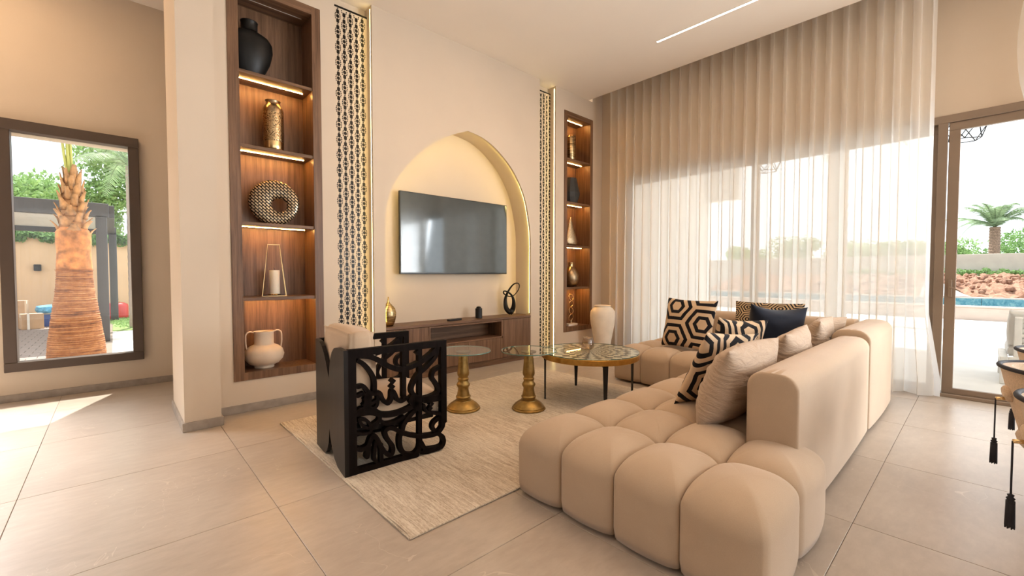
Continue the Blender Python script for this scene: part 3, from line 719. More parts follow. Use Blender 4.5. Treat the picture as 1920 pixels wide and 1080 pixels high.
MB().bbox(SX0 + 0.10, 4.45, SY0 + 0.10, SY1 - 0.08, 0.0, 0.10, 0.01).bbox(4.62, 5.62, 0.75, 2.94, 0.0, 0.10, 0.01).build('plinth', 'black_cord', so, loc=(-1.75, -0.52, 0))
for i in range(6):
    for j in range(4):
        if i >= 2 and j == 0: continue
        outer = (i == 0, False, j == 0, j == 3)
        cx = SX0 + (i + .5) * DX; cy = SY0 + (j + .5) * DY
        lead = (i == 0) or j == 0 or j == 3
        place(tuft(cx, cy, DX / 2, DY / 2, 0.028, SH, outer, full=lead).build('tuft', 'sofa', so, smooth=True))
# return module along the window : seat x 4.517..5.65, y up to 3.05
RX0, RX1 = 4.517, 5.70; RDX = (RX1 - RX0) / 3; RY0, RY1 = 0.90, 3.055; RDY = (RY1 - RY0) / 6
for i in range(3):
    for j in range(6):
        if j < 1 : continue
        outer = (i == 0 and j > 2, i == 2, False, j == 5)
        lead = (i == 0 and j > 1) or j == 5
        place(tuft(RX0 + (i + .5) * RDX, RY0 + (j + .5) * RDY, RDX / 2, RDY / 2, 0.028, SH + 0.005, outer, full=lead or i == 2).build('tuft', 'sofa', so, smooth=True))
b1 = place(soft_box(2.50, 4.50, 0.605, 0.850, 0.03, 0.785, 0.085, 0.012).build('backrest', 'sofa', so, smooth=True, angle=50))
b2 = place(soft_box(4.515, 5.76, 0.600, 0.870, 0.03, 0.835, 0.095, 0.012).build('backrest', 'sofa', so, smooth=True, angle=50))
mm = soft_box(0, 1.62, 0, 0.27, 0.03, 0.835, 0.09, 0.012); b3 = mm.build('backrest', 'sofa', so, smooth=True, angle=50)
b3.location = (5.76 - 1.75, 0.86 - 0.52, 0); b3.rotation_euler = (0, 0, PI / 2)

# ================================================ CUSHIONS
def cushion(w_, h_, t_, nu=26, pinch=0.06, sag=0.0, seed=0, wr=0.004, mat='beige_linen'):
    """pillow in the local x-z plane, standing on z=0, thickness along y, with UVs in metres"""
    rnd = random.Random(seed); vs = []; fs = []; uv = []
    p1, p2 = rnd.uniform(0, 6), rnd.uniform(0, 6)
    def pt(u, v, s):
        x = u * w_ / 2 * (1 - pinch * (1 - v * v) * abs(u) ** 2 * 1.0) ; z = v * h_ / 2 * (1 - pinch * (1 - u * u) * abs(v) ** 2)
        f = max(0.0, (1 - abs(u) ** 2.6) * (1 - abs(v) ** 2.6)) ** 0.52
        y = s * f * t_ / 2 * (1 - 0.10 * v)
        edge = (abs(u) ** 3 + abs(v) ** 3)
        y += s * f * wr * (math.sin(14 * v + 3 * u + p1) + math.sin(23 * v - 5 * u + p2)) + 0.012 * math.sin(2.5 * u + p1) * edge
        z2 = z - sag * (1 - u * u) * max(0, v) 
        return (x, y, z2 + h_ / 2)
    for s in (-1, 1):
        for j in range(nu + 1):
            for i in range(nu + 1):
                u = math.sin((2 * i / nu - 1) * PI / 2); v = math.sin((2 * j / nu - 1) * PI / 2)
                vs.append(pt(u, v, s)); uv.append((u * w_ / 2, v * h_ / 2))
    K = (nu + 1) ** 2
    for s in (0, 1):
        for j in range(nu):
            for i in range(nu):
                a = s * K + j * (nu + 1) + i; q = (a, a + 1, a + nu + 2, a + nu + 1); fs.append(q if s == 0 else q[::-1])
    m = MB(); m.add(vs, fs)
    me = bpy.data.meshes.new('cushion'); me.from_pydata(m.v, [], m.f)
    ul = me.uv_layers.new(name='UV')
    for lp in me.loops: ul.data[lp.index].uv = uv[lp.vertex_index]
    bm = bmesh.new(); bm.from_mesh(me); bmesh.ops.remove_doubles(bm, verts=bm.verts, dist=0.0003); bm.to_mesh(me); bm.free()
    for p in me.polygons: p.use_smooth = True
    me.materials.append(M[mat])
    return me
def put_cushion(name, me, loc, rz, tilt, roll=0.0, label='', group=None, seam=None, size=None):
    """rz turns the cushion about the vertical, tilt leans it back, roll spins it in its own plane"""
    o = bpy.data.objects.new(name, me); C.objects.link(o)
    o.matrix_world = Matrix.Translation(loc) @ Matrix.Rotation(rz, 4, 'Z') @ Matrix.Rotation(tilt, 4, 'X') @ Matrix.Rotation(roll, 4, 'Y')
    tag(o, label, 'cushion', group)
    return o
ST = 0.405  # seat top between tufts and their crowns
R_ = math.radians
G1 = 'beige cushions along the long backrest'
put_cushion('cushion', cushion(0.74, 0.51, 0.26, pinch=0.05, seed=1, wr=0.005), (2.85, 1.10, ST), R_(-4), R_(20), 0, 'plain beige linen cushion nearest the camera, leaning on the end of the long backrest', G1)
put_cushion('cushion', cushion(0.74, 0.51, 0.24, pinch=0.05, seed=2, wr=0.006), (3.72, 1.07, ST), R_(2), R_(18), 0, 'plain beige linen cushion, second from the near end of the long backrest', G1)
put_cushion('cushion', cushion(0.62, 0.50, 0.22, pinch=0.05, seed=3), (4.62, 1.06, ST + 0.02), R_(3), R_(14), 0, 'plain beige linen cushion, third along, near the backrest joint', G1)
put_cushion('cushion', cushion(0.40, 0.48, 0.18, pinch=0.05, seed=4), (5.08, 1.08, ST + 0.02), R_(-25), R_(14), 0, 'small beige cushion end peeking out at the sofa corner', G1)
put_cushion('patterned_cushion', cushion(0.62, 0.60, 0.17, pinch=0.07, seed=5, mat='hex_big'), (4.93, 2.36, 0.42), R_(-90), R_(-13), R_(2), 'upright square cushion with bold black hexagons on the sofa arm by the floor vase')
put_cushion('patterned_cushion', cushion(0.70, 0.55, 0.16, pinch=0.06, seed=6, mat='maze'), (5.28, 1.62, 0.45), R_(-90), R_(-12), 0, 'dark cushion with fine black and gold maze print at the back corner')
put_cushion('navy_cushion', cushion(0.52, 0.61, 0.34, pinch=0.17, seed=7, mat='navy'), (4.46, 1.33, ST + .01), R_(-42), R_(6), R_(4), 'plump plain navy blue cushion between patterned cushions')
put_cushion('patterned_cushion', cushion(0.46, 0.54, 0.24, pinch=0.14, seed=8, mat='hex_two'), (3.88, 1.47, ST + .01), R_(-35), R_(14), R_(4), 'slumped black and cream hexagon cushion lying in front of the navy cushion')
put_cushion('patterned_cushion', cushion(0.52, 0.56, 0.14, pinch=0.07, seed=9, mat='hex_two'), (3.02, 1.33, ST), R_(-14), R_(24), R_(3), 'black and cream geometric cushion tucked behind the nearest beige cushion')

# ================================================ RUG
rg = MB(); rv = []; rf = []; nx, ny = 90, 70
def rug_edge(x, y): return 0.006 * math.sin(7 * y + 2 * x) + 0.004 * math.sin(19 * y)
for zi, z in enumerate((0.001, 0.013)):
    for i in range(nx + 1):
        for j in range(ny + 1):
            u, v = i / nx, j / ny; x = 1.04 + 3.26 * u; y = 1.865 + (2.225 + 0.035 * u) * v
            if i == 0: x += 0.006 * math.sin(9 * v * 3) 
            yy = y + (0.02 * u if j == 0 else 0)
            rv.append((x - 1.04, yy - 1.865, z + (0.0012 * math.sin(40 * y + 3 * math.sin(5 * x)) if zi and 0 < i < nx and 0 < j < ny else 0)))
K = (nx + 1) * (ny + 1)
for i in range(nx):
    for j in range(ny):
        a = i * (ny + 1) + j; rf.append((K + a, K + a + ny + 1, K + a + ny + 2, K + a + 1))
bd = [i * (ny + 1) for i in range(nx + 1)] + [nx * (ny + 1) + j for j in range(1, ny + 1)] + [i * (ny + 1) + ny for i in range(nx - 1, -1, -1)] + [j for j in range(ny - 1, 0, -1)]
for a, b in zip(bd, bd[1:] + bd[:1]): rf.append((a, b, K + b, K + a))
ro = rg.add(rv, rf).build('rug', 'rug', smooth=True, loc=(1.04, 1.865, 0.0), angle=50); tag(ro, 'large pale beige streaked wool rug under the tables and armchair', 'rug')
sm = MB().tube([(-0.004, 0, 0.007), (3.26, 0.02, 0.007)], 0.006, 6).tube([(-0.004, 0, 0.007), (-0.003, 2.225, 0.007)], 0.006, 6).build('hem', 'rug', ro)
RZ = 0.0135

# ================================================ ARMCHAIR with pierced script sides
import json
STROKES = [[[[0.052,0.766],[0.13,0.753],[0.173,0.735],[0.211,0.712],[0.272,0.669],[0.341,0.64],[0.411,0.641],[0.491,0.665],[0.573,0.707],[0.631,0.753]],0.041],[[[0.631,0.765],[0.618,0.696],[0.547,0.629],[0.49,0.59],[0.447,0.534],[0.431,0.485],[0.452,0.442],[0.489,0.418]],0.034],[[[0.378,0.78],[0.375,0.45]],0.036],[[[0.496,0.779],[0.493,0.313]],0.036],[[[0.493,0.34],[0.491,0.108]],0.036],[[[0.07,0.73],[0.109,0.698],[0.151,0.639],[0.171,0.583],[0.17,0.513]],0.034],[[[0.063,0.563],[0.097,0.563],[0.128,0.523],[0.16,0.504],[0.204,0.502],[0.225,0.455],[0.258,0.421],[0.284,0.444],[0.29,0.498],[0.307,0.484],[0.327,0.436],[0.356,0.419],[0.392,0.436]],0.032],[[[0.062,0.505],[0.096,0.515]],0.03],[[[0.192,0.493],[0.189,0.429],[0.164,0.406],[0.127,0.419]],0.026],[[[0.181,0.452],[0.148,0.436]],0.022],[[[0.128,0.499],[0.121,0.409]],0.06],[[[0.064,0.41],[0.1,0.419],[0.181,0.392]],0.025],[[[0.064,0.389],[0.143,0.384],[0.235,0.349],[0.32,0.342],[0.409,0.359],[0.47,0.381]],0.044],[[[0.197,0.373],[0.202,0.323],[0.158,0.294]],0.033],[[[0.656,0.614],[0.604,0.592],[0.591,0.547],[0.616,0.507],[0.639,0.462],[0.629,0.428],[0.571,0.409],[0.501,0.407]],0.034],[[[0.44,0.416],[0.47,0.364]],0.077],[[[0.649,0.392],[0.532,0.396]],0.055],[[[0.523,0.36],[0.538,0.316],[0.583,0.293],[0.654,0.272]],0.026],[[[0.47,0.347],[0.427,0.313],[0.378,0.26],[0.36,0.214],[0.342,0.167],[0.347,0.098],[0.383,0.044],[0.443,0.025],[0.486,0.058],[0.493,0.12]],0.038],[[[0.654,0.249],[0.602,0.218],[0.592,0.185],[0.614,0.15]],0.033],[[[0.677,0.196],[0.667,0.168],[0.627,0.135],[0.562,0.132],[0.493,0.143],[0.408,0.174],[0.348,0.205],[0.308,0.237],[0.268,0.251],[0.24,0.235],[0.251,0.189],[0.29,0.124],[0.289,0.08],[0.272,0.067],[0.238,0.093],[0.206,0.15],[0.184,0.199],[0.162,0.226],[0.141,0.204],[0.124,0.165],[0.087,0.153],[0.061,0.16]],0.034],[[[0.627,0.135],[0.67,0.101],[0.68,0.057],[0.653,0.027],[0.568,0.031],[0.53,0.047],[0.499,0.101]],0.036],[[[0.211,0.155],[0.213,0.033]],0.031],[[[0.178,0.184],[0.164,0.079],[0.177,0.049]],0.027],[[[0.129,0.159],[0.118,0.097]],0.041],[[[0.068,0.354],[0.086,0.313],[0.125,0.283],[0.144,0.29],[0.136,0.254],[0.088,0.253],[0.06,0.266]],0.023],[[[0.071,0.353],[0.121,0.332],[0.147,0.284]],0.023],[[[0.168,0.279],[0.202,0.315],[0.246,0.286],[0.314,0.285],[0.373,0.307]],0.028],[[[0.033,0.006],[0.177,0.008],[0.347,0.022],[0.467,0.016]],0.043],[[[0.498,0.028],[0.568,0.016],[0.666,0.024]],0.027]]
DIAMONDS = [(0.297, 0.566), (0.292, 0.528), (0.482, 0.738), (0.114, 0.477), (0.107, 0.441), (0.583, 0.357), (0.573, 0.327)]

CH_A = math.atan2(2.632 - 2.691, 1.757 - 1.071)
ch = empty('armchair', (1.071, 2.691, RZ), CH_A, label='black wooden armchair with pierced calligraphy sides and beige cushions', cat='armchair')
CHH = 0.806; CL = 0.703; CWD = 0.695; PT = 0.048
def ribbon(m, pts, wd, y0, y1):
    P_ = [Vector((p[0], p[1])) for p in (spline([(a, b, 0) for a, b in pts], 5) if len(pts) > 2 else [Vector((a, b, 0)) for a, b in pts])]
    L = []; R = []
    for i, p in enumerate(P_):
        t = P_[min(i + 1, len(P_) - 1)] - P_[max(i - 1, 0)]; t.normalize(); n = Vector((-t.y, t.x))
        L.append(p + n * wd / 2); R.append(p - n * wd / 2)
    k = len(P_)
    vs = [(q.x, y, q.y) for y in (y0, y1) for q in L + R]
    fs = []
    for i in range(k - 1):
        fs += [(i, i + 1, k + i + 1, k + i), (2 * k + i, 3 * k + i, 3 * k + i + 1, 2 * k + i + 1), (i, 2 * k + i, 2 * k + i + 1, i + 1), (k + i, k + i + 1, 3 * k + i + 1, 3 * k + i)]
    fs += [(0, k, 3 * k, 2 * k), (k - 1, 3 * k - 1, 4 * k - 1, 2 * k - 1)]
    m.add(vs, fs)
    for c in (P_[0], P_[-1]):      # round ends
        n = 10; o = [(c.x + wd / 2 * math.cos(2 * PI * q / n), c.y + wd / 2 * math.sin(2 * PI * q / n)) for q in range(n)]
        m.prism(o, y0, y1, 'xz')
def side_panel(y0, y1, parent):
    m = MB(); fw = 0.052
    m.prism([(0, 0), (fw, 0.0), (fw, CHH), (0, CHH)], y0, y1, 'xz')
    m.prism([(fw, CHH - 0.045), (CL - 0.045, CHH - 0.045), (CL - 0.045, CHH), (fw, CHH)], y0, y1, 'xz')
    m.prism([(CL - 0.045, 0.175), (CL, 0.205), (CL, CHH), (CL - 0.045, CHH)], y0, y1, 'xz')
    for k, (pts, wd) in enumerate(STROKES):
        wd *= 0.84
        e = 0.0009 * (k % 5) + 0.0005
        pts = [(min(max(a, wd / 2 + .001), CL - wd / 2), min(max(b, wd / 2), CHH - wd / 2 - .001)) for a, b in pts]
        ribbon(m, pts, wd, y0 + e, y1 - e)
    for k, (a, b) in enumerate(DIAMONDS):
        r = 0.021; m.prism([(a - r, b), (a, b - r), (a + r, b), (a, b + r)], y0 + 0.002 + .0005 * k, y1 - 0.002 - .0005 * k, 'xz')
    o = m.build('side_panel', 'black_side', parent)
    return o
side_panel(0.0, PT, ch); side_panel(CWD - PT, CWD, ch)
# notched back board : in local y-z plane
def lobes():
    """outline (y, z) with an ogee notch at top and bottom centre; the nearer lobe is a touch wider"""
    Wd = CWD; mid = Wd * 0.50
    top = [(Wd, CHH - 0.004), (Wd * 0.93, CHH - 0.003), (Wd * 0.84, CHH - 0.012), (Wd * 0.75, CHH - 0.038), (Wd * 0.66, CHH - 0.085), (Wd * 0.58, CHH - 0.150), (mid, CHH - 0.235),
           (Wd * 0.455, CHH - 0.115), (Wd * 0.39, CHH - 0.048), (Wd * 0.31, CHH - 0.012), (Wd * 0.22, CHH), (0.0, CHH)]
    bot = [(0, 0), (Wd * 0.12, 0.003), (Wd * 0.23, 0.012), (Wd * 0.33, 0.045), (Wd * 0.41, 0.10), (Wd * 0.47, 0.165), (mid, 0.215), (Wd * 0.53, 0.11), (Wd * 0.59, 0.045), (Wd * 0.67, 0.006), (Wd * 0.76, 0.0), (Wd, 0)]
    return bot + top
m = MB(); m.prism(lobes(), -0.026, 0.002, 'yz'); m.build('back_panel', 'black_wood', ch)
MB().bbox(0.03, 0.62, PT + .001, CWD - PT - .001, 0.245, 0.285, 0.004).build('seat_frame', 'black_wood', ch)
def soft_cushion(name, x0, x1, y0, y1, z0, z1, r, mat, parent, mat_world=None, bul=0.02):
    m = MB(); n = 8; vs = []; 
    bm = bmesh.new(); bmesh.ops.create_cube(bm, size=2); bmesh.ops.subdivide_edges(bm, edges=bm.edges[:], cuts=11, use_grid_fill=True)
    hx, hy, hz = (x1 - x0) / 2, (y1 - y0) / 2, (z1 - z0) / 2
    for v in bm.verts:
        c = v.co.copy(); p = Vector((c.x * hx, c.y * hy, c.z * hz)); inn = Vector([max(-h + r, min(h - r, q)) for q, h in zip(p, (hx, hy, hz))])
        d = p - inn
        if d.length > 1e-6:
            k = [abs(a) for a in c]
            # keep face points on the face, round only near the edges
            p = inn + d.normalized() * r if sum(1 for q in k if q > 0.999) > 0 else p
        nb = Vector((c.x if abs(c.x) > .999 else 0, c.y if abs(c.y) > .999 else 0, c.z if abs(c.z) > .999 else 0))
        f = 1.0
        for q in c: f *= (1 - q * q) if abs(q) < .999 else 1
        p += nb * bul * f
        v.co = p + Vector(((x0 + x1) / 2, (y0 + y1) / 2, (z0 + z1) / 2))
    bm.verts.index_update(); m.add([v.co for v in bm.verts], [[v.index for v in f.verts] for f in bm.faces], mat_world); bm.free()
    return m.build(name, mat, parent, smooth=True)
soft_cushion('seat_cushion', 0.10, 0.66, PT + .006, CWD - PT - .006, 0.287, 0.425, 0.03, 'chair_fabric', ch)
MT = Matrix.Translation((0.015, 0, 0.43))
soft_cushion('back_cushion', 0.008, 0.175, PT + .006, CWD - PT - .006, 0.0, 0.475, 0.045, 'chair_fabric', ch, MT)

# ================================================ PEDESTAL SIDE TABLES
def side_table(loc, label):
    e = empty('side_table', loc, label=label, cat='side table', group='brass pedestal tables with round glass tops')
    H = 0.555
    prof = [(0.0, 0), (0.158, 0), (0.162, 0.006), (0.160, 0.014), (0.150, 0.020), (0.150, 0.028), (0.143, 0.037), (0.128, 0.052), (0.100, 0.072), (0.078, 0.083), (0.075, 0.090), (0.060, 0.094), (0.060, 0.104), (0.069, 0.112), (0.071, 0.124), (0.066, 0.132)]
    MB().lathe(prof, 40).build('base', 'brass', e, smooth=True, angle=35)
    k = H / 0.6
    shaft = [(0.060, 0.130), (0.058, 0.150), (0.052, 0.180), (0.050, 0.200), (0.055, 0.215), (0.063, 0.226), (0.064, 0.240), (0.057, 0.252), (0.050, 0.262), (0.048, 0.276), (0.053, 0.285), (0.053, 0.295), (0.046, 0.303), (0.046, 0.312), (0.055, 0.325), (0.058, 0.345), (0.056, 0.370), (0.050, 0.430), (0.044, 0.500), (0.042, 0.535), (0.030, 0.540)]
    MB().lathe(shaft, 32).build('column', 'brass', e, smooth=True, angle=35)
    gt = MB().lathe([(0.262, 0.553), (0.264, 0.556), (0.264, 0.562), (0.262, 0.565)], 64).build('glass_top', 'glass_green', e, smooth=True, angle=30)
    MB().lathe([(0.2642, 0.5545), (0.2655, 0.557), (0.2655, 0.561), (0.2642, 0.5635)], 64, cap=False).build('edge', 'glass_edge', gt, smooth=True)
    MB().lathe([(0.072, 0.540), (0.072, 0.5525)], 32).build('mounting_plate', 'plate', e, smooth=True, angle=30)
    return e
s1 = side_table((2.430, 3.330, RZ), 'brass baluster side table with glass top, nearer the black armchair')
s2 = side_table((2.895, 2.913, RZ), 'brass baluster side table with glass top, next to the mosaic coffee table')

# ================================================ ROUND COFFEE TABLE
ct = empty('coffee_table', (3.635, 2.755, RZ), label='round coffee table with swirling checker mosaic top, brass rim and black legs', cat='coffee table')
tz = 0.485
MB().lathe([(0.498, tz - 0.058), (0.502, tz - 0.055), (0.502, tz - 0.006), (0.498, tz - 0.003)], 80).build('rim', 'brass_rim', ct, smooth=True, angle=30)
MB().lathe([(0.492, tz - 0.006), (0.492, tz - 0.001)], 80).build('mosaic_top', 'mosaic', ct)
gt = MB().lathe([(0.498, tz), (0.500, tz + 0.002), (0.500, tz + 0.006), (0.498, tz + 0.008)], 80).build('glass_top', 'glass_green', ct, smooth=True, angle=30)
MB().lathe([(0.5002, tz + 0.001), (0.501, tz + 0.003), (0.501, tz + 0.005), (0.5002, tz + 0.007)], 80, cap=False).build('edge', 'glass_edge', gt, smooth=True)
for (dx, dy) in ((-0.385, 0.275), (0.265, 0.395), (-0.265, -0.385), (0.385, -0.265)):
    m = MB(); an = math.atan2(dy, dx)
    prof = [(-0.012, 0.0), (0.012, 0.0), (0.026, tz - 0.06), (-0.026, tz - 0.06)]
    m.prism(prof, -0.006, 0.006, 'xz', T(dx, dy, 0, an + PI / 2)); m.box(-0.40, 0.012, -0.006, 0.006, tz - 0.085, tz - 0.0585, T(dx, dy, 0, an))
    m.build('leg', 'black_metal', ct)
gl = empty('glass_tumbler', (3.66, 2.80, RZ + tz + 0.0085), label='small rounded clear glass tumbler on the mosaic coffee table', cat='glass')
MB().lathe([(0.0, 0.0), (0.044, 0.0), (0.060, 0.010), (0.068, 0.034), (0.066, 0.058), (0.056, 0.095), (0.050, 0.128), (0.048, 0.128), (0.054, 0.095), (0.063, 0.058), (0.065, 0.034), (0.056, 0.013), (0.040, 0.006), (0, 0.006)], 32, cap=False).build('bowl', 'glass_clear', gl, smooth=True)
MB().tube([(0.049 * math.cos(a), 0.049 * math.sin(a), 0.128) for a in [2 * PI * k / 32 for k in range(32)]], 0.0012, 5, closed=True).build('lip', 'gold', gl)

# ================================================ CONSOLE DECOR
ZK = 0.676
hv = empty('brass_vase', (2.405, 4.80, ZK), label='ribbed brass vase with thin spout half hidden at the left of the console', cat='vase')
MB().lathe([(0.03, 0), (0.055, 0.004), (0.075, 0.05), (0.090, 0.11), (0.093, 0.16), (0.078, 0.215), (0.045, 0.255), (0.020, 0.28), (0.010, 0.31), (0.006, 0.345)], 32).build('body', 'banded', hv, smooth=True)
MB().lathe([(0.006, 0.345), (0.0085, 0.350), (0.006, 0.353)], 12).build('lip', 'gold', hv)
rc = empty('remote_control', (3.36, 4.80, ZK), R_(8), label='flat black remote box lying on the console', cat='remote control')
MB().bbox(-0.11, 0.11, -0.03, 0.03, 0.0, 0.022, 0.004, 2).build('body', 'black_metal', rc)
MB().bbox(-0.09, 0.05, -0.022, 0.022, 0.022, 0.0235, 0.0005).build('button_panel', 'screen_black', rc)
sp = empty('black_speaker', (3.80, 4.83, ZK), label='black cylindrical canister standing on the console below the television', cat='canister')
MB().lathe([(0.0, 0), (0.046, 0.0), (0.049, 0.004), (0.049, 0.135), (0.045, 0.139), (0.036, 0.139)], 32).build('body', 'black_metal', sp, smooth=True, angle=35)
MB().lathe([(0.034, 0.139), (0.036, 0.150), (0.028, 0.162), (0.012, 0.166), (0, 0.166)], 24, cap=False).build('lid', 'black_ceramic', sp, smooth=True)
# abstract knot: one tube of changing thickness
kp = [(405, 735), (330, 660), (306, 520), (330, 390), (400, 255), (480, 165), (560, 145), (592, 200), (560, 300), (480, 392), (400, 418), (320, 390), (272, 345), (285, 305), (350, 318), (425, 375), (470, 470), (478, 600), (450, 690)]
kr = [62, 60, 46, 32, 22, 17, 13, 12, 12, 12, 13, 16, 18, 15, 17, 22, 32, 48, 58]
ksc = 1 / 1330.0
kpts = [Vector(((x - 405) * ksc, 0.035 * math.sin(i * 0.75), (752 - y) * ksc)) for i, (x, y) in enumerate(kp)]
km = spline(kpts, 6, closed=True); krr = []
for i in range(len(kr)):
    for j in range(6): krr.append((kr[i] * (1 - j / 6) + kr[(i + 1) % len(kr)] * (j / 6)) * ksc * 0.92)
kz = min(p.z - r for p, r in zip(km, krr))
km = [p - Vector((0, 0, kz)) for p in km]
knot = MB().tube(km, krr, 12, closed=True, flat=0.9).build('knot_sculpture', 'black_ceramic', smooth=True, loc=(4.43, 4.86, ZK))
knot.rotation_euler = (0, 0, R_(-43)); tag(knot, 'abstract black looped knot sculpture at the right end of the console', 'sculpture')

# ================================================ NICHE DECOR
def vase(name, loc, prof, mat, label, n=32, lip=None, cat='vase', angle=40):
    return tag(MB().lathe(prof, n, cap=True).build(name, mat, smooth=True, loc=loc, angle=angle), label, cat)
def ev(name, loc, label, cat='vase', rz=0): return empty(name, loc, rz, label=label, cat=cat)
v = ev('black_vase', (1.010, 4.84, 3.2005), 'large round black ceramic vase with short neck on the top shelf')
MB().lathe([(0, 0), (0.085, 0), (0.115, 0.03), (0.175, 0.16), (0.200, 0.27), (0.196, 0.345), (0.165, 0.395), (0.11, 0.425), (0.072, 0.435)], 40, cap=False, sy=0.6).build('body', 'black_ceramic', v, smooth=True)
MB().lathe([(0.074, 0.430), (0.070, 0.445), (0.070, 0.515), (0.076, 0.522), (0.068, 0.522), (0.062, 0.45)], 32, cap=False).build('neck', 'black_ceramic', v, smooth=True)
v = ev('bronze_vase', (1.205, 4.84, 2.5155), 'tall perforated bronze lantern vase on the second shelf')
MB().lathe([(0, 0), (0.075, 0), (0.088, 0.012), (0.092, 0.06), (0.092, 0.10)], 32, cap=False).build('foot', 'gold', v, smooth=True)
MB().lathe([(0.093, 0.10), (0.094, 0.20), (0.094, 0.36), (0.093, 0.385)], 32, cap=False).build('body', 'hammered', v, smooth=True)
MB().lathe([(0.093, 0.385), (0.094, 0.41), (0.086, 0.44), (0.070, 0.462), (0.062, 0.475), (0.062, 0.500), (0.070, 0.508), (0.062, 0.508), (0.054, 0.47)], 32, cap=False).build('neck', 'bronze', v, smooth=True)
# ring sculpture
def torus_disc(R1, r0, t_, n=64, k=16):
    m = MB(); vs = []; fs = []; uv = []
    for i in range(n):
        a = 2 * PI * i / n
        # eccentric hole
        for j in range(k):
            b = 2 * PI * j / k
            ro_ = R1; ri = r0; cxo = 0.045; czo = -0.022
            mid_x = (ro_ * math.cos(a) + (cxo + ri * math.cos(a))) / 2; mid_z = (ro_ * math.sin(a) + (czo + ri * math.sin(a))) / 2
            hw_x = (ro_ * math.cos(a) - (cxo + ri * math.cos(a))) / 2; hw_z = (ro_ * math.sin(a) - (czo + ri * math.sin(a))) / 2
            vs.append((mid_x + hw_x * math.cos(b), t_ * math.copysign(abs(math.sin(b)) ** 0.45, math.sin(b)), mid_z + hw_z * math.cos(b) + R1))
    for i in range(n):
        for j in range(k):
            i2, j2 = (i + 1) % n, (j + 1) % k; fs.append((i * k + j, i2 * k + j, i2 * k + j2, i * k + j2))
    m.add(vs, fs); return m
rs = torus_disc(0.226, 0.066, 0.040).build('ring_ornament', 'basket', smooth=True, loc=(1.205, 4.85, 1.7925))
ul = rs.data.uv_layers.new(name='UV')
for lp in rs.data.loops:
    c = rs.data.vertices[lp.vertex_index].co; ul.data[lp.index].uv = (c.x * 5, c.z * 5)
rs.rotation_euler = (0, 0, R_(-14)); tag(rs, 'round disc ornament with off-centre hole and basketweave pattern on the middle shelf', 'ornament')
# lantern and candle
ln = ev('candle_lantern', (1.185, 4.83, 1.0785), 'tall tapering gold wire lantern frame on the fourth shelf', 'lantern', R_(-12))
m = MB(); q = 0.004
def barline(a, b, r=0.004): m.tube([a, b], r, 6)
zt = 0.515
for y in (-0.075, 0.075):
    k = 0.55
    pts = [(-0.105, y, 0.004), (0.105, y, 0.004), (0.052, y * k, zt), (-0.052, y * k, zt)]
    for a, b in zip(pts, pts[1:] + pts[:1]): barline(a, b)
for (x, k2) in ((-0.105, -0.052), (0.105, 0.052)):
    barline((x, -0.075, 0.004), (x, 0.075, 0.004)); barline((k2, -0.041, zt), (k2, 0.041, zt))
m.build('frame', 'gold', ln)
MB().box(-0.10, 0.10, -0.07, 0.07, 0.006, 0.012).build('base', 'black_metal', ln)
MB().lathe([(0.058, 0.012), (0.060, 0.020), (0.056, 0.024)], 24).build('dish', 'gold', ln)
cd_ = ev('pillar_candle', (1.190, 4.83, 1.1035), 'cream pillar candle standing inside the gold lantern', 'candle')
MB().lathe([(0.0, 0), (0.046, 0), (0.047, 0.004), (0.047, 0.232), (0.044, 0.236), (0.012, 0.230), (0, 0.230)], 28, cap=False).build('wax', 'wax', cd_, smooth=True, angle=40)
MB().tube([(0, 0, 0.228), (0.002, 0, 0.245), (-0.006, 0, 0.262)], 0.0018, 6).build('wick', 'black_cord', cd_)
# two-handled vase
v = ev('handled_vase', (1.085, 4.83, 0.3725), 'round matt beige vase with two thin strap handles on the bottom shelf')
MB().lathe([(0, 0), (0.085, 0), (0.088, 0.016), (0.078, 0.022), (0.130, 0.045), (0.165, 0.085), (0.178, 0.130), (0.165, 0.180), (0.130, 0.212), (0.092, 0.230)], 40, cap=False).build('body', 'cream_ceramic', v, smooth=True)
MB().lathe([(0.094, 0.228), (0.086, 0.240), (0.086, 0.352), (0.090, 0.362), (0.084, 0.362), (0.078, 0.345), (0.078, 0.24)], 36, cap=False).build('neck', 'cream_ceramic', v, smooth=True)
for s in (-1, 1):
    MB().tube(spline([(s * 0.086, 0, 0.352), (s * 0.125, 0, 0.362), (s * 0.155, 0, 0.340), (s * 0.160, 0, 0.290), (s * 0.158, 0, 0.235), (s * 0.150, 0, 0.185)], 5), 0.0075, 8).build('handle', 'cream_ceramic', v, smooth=True)
# right niche
v = ev('bronze_vase', (5.80, 4.83, 3.2255), 'slim woven bronze cylinder vase on the top shelf of the right niche')
MB().lathe([(0, 0), (0.080, 0), (0.088, 0.01), (0.088, 0.395), (0.078, 0.425), (0.062, 0.432)], 32, cap=False).build('body', 'banded', v, smooth=True)
MB().lathe([(0.064, 0.430), (0.060, 0.436), (0.055, 0.430)], 24, cap=False).build('lip', 'gold', v)
v = ev('dark_vase', (5.80, 4.80, 2.5085), 'dark grey faceted bottle vase on the second shelf of the right niche')
MB().lathe([(0, 0), (0.10, 0), (0.15, 0.10), (0.165, 0.18), (0.105, 0.40), (0.10, 0.43), (0.09, 0.43)], 10, cap=False, sy=0.75).build('body', 'dark_stone', v)
v = ev('teardrop_vase', (5.79, 4.81, 1.7855), 'pale textured teardrop vase on the middle shelf of the right niche')
MB().lathe([(0, 0), (0.115, 0), (0.150, 0.03), (0.155, 0.08), (0.125, 0.17), (0.075, 0.29), (0.038, 0.40), (0.018, 0.47), (0.012, 0.49), (0, 0.49)], 32, cap=False, sy=0.6).build('body', 'hammered_pale', v, smooth=True)
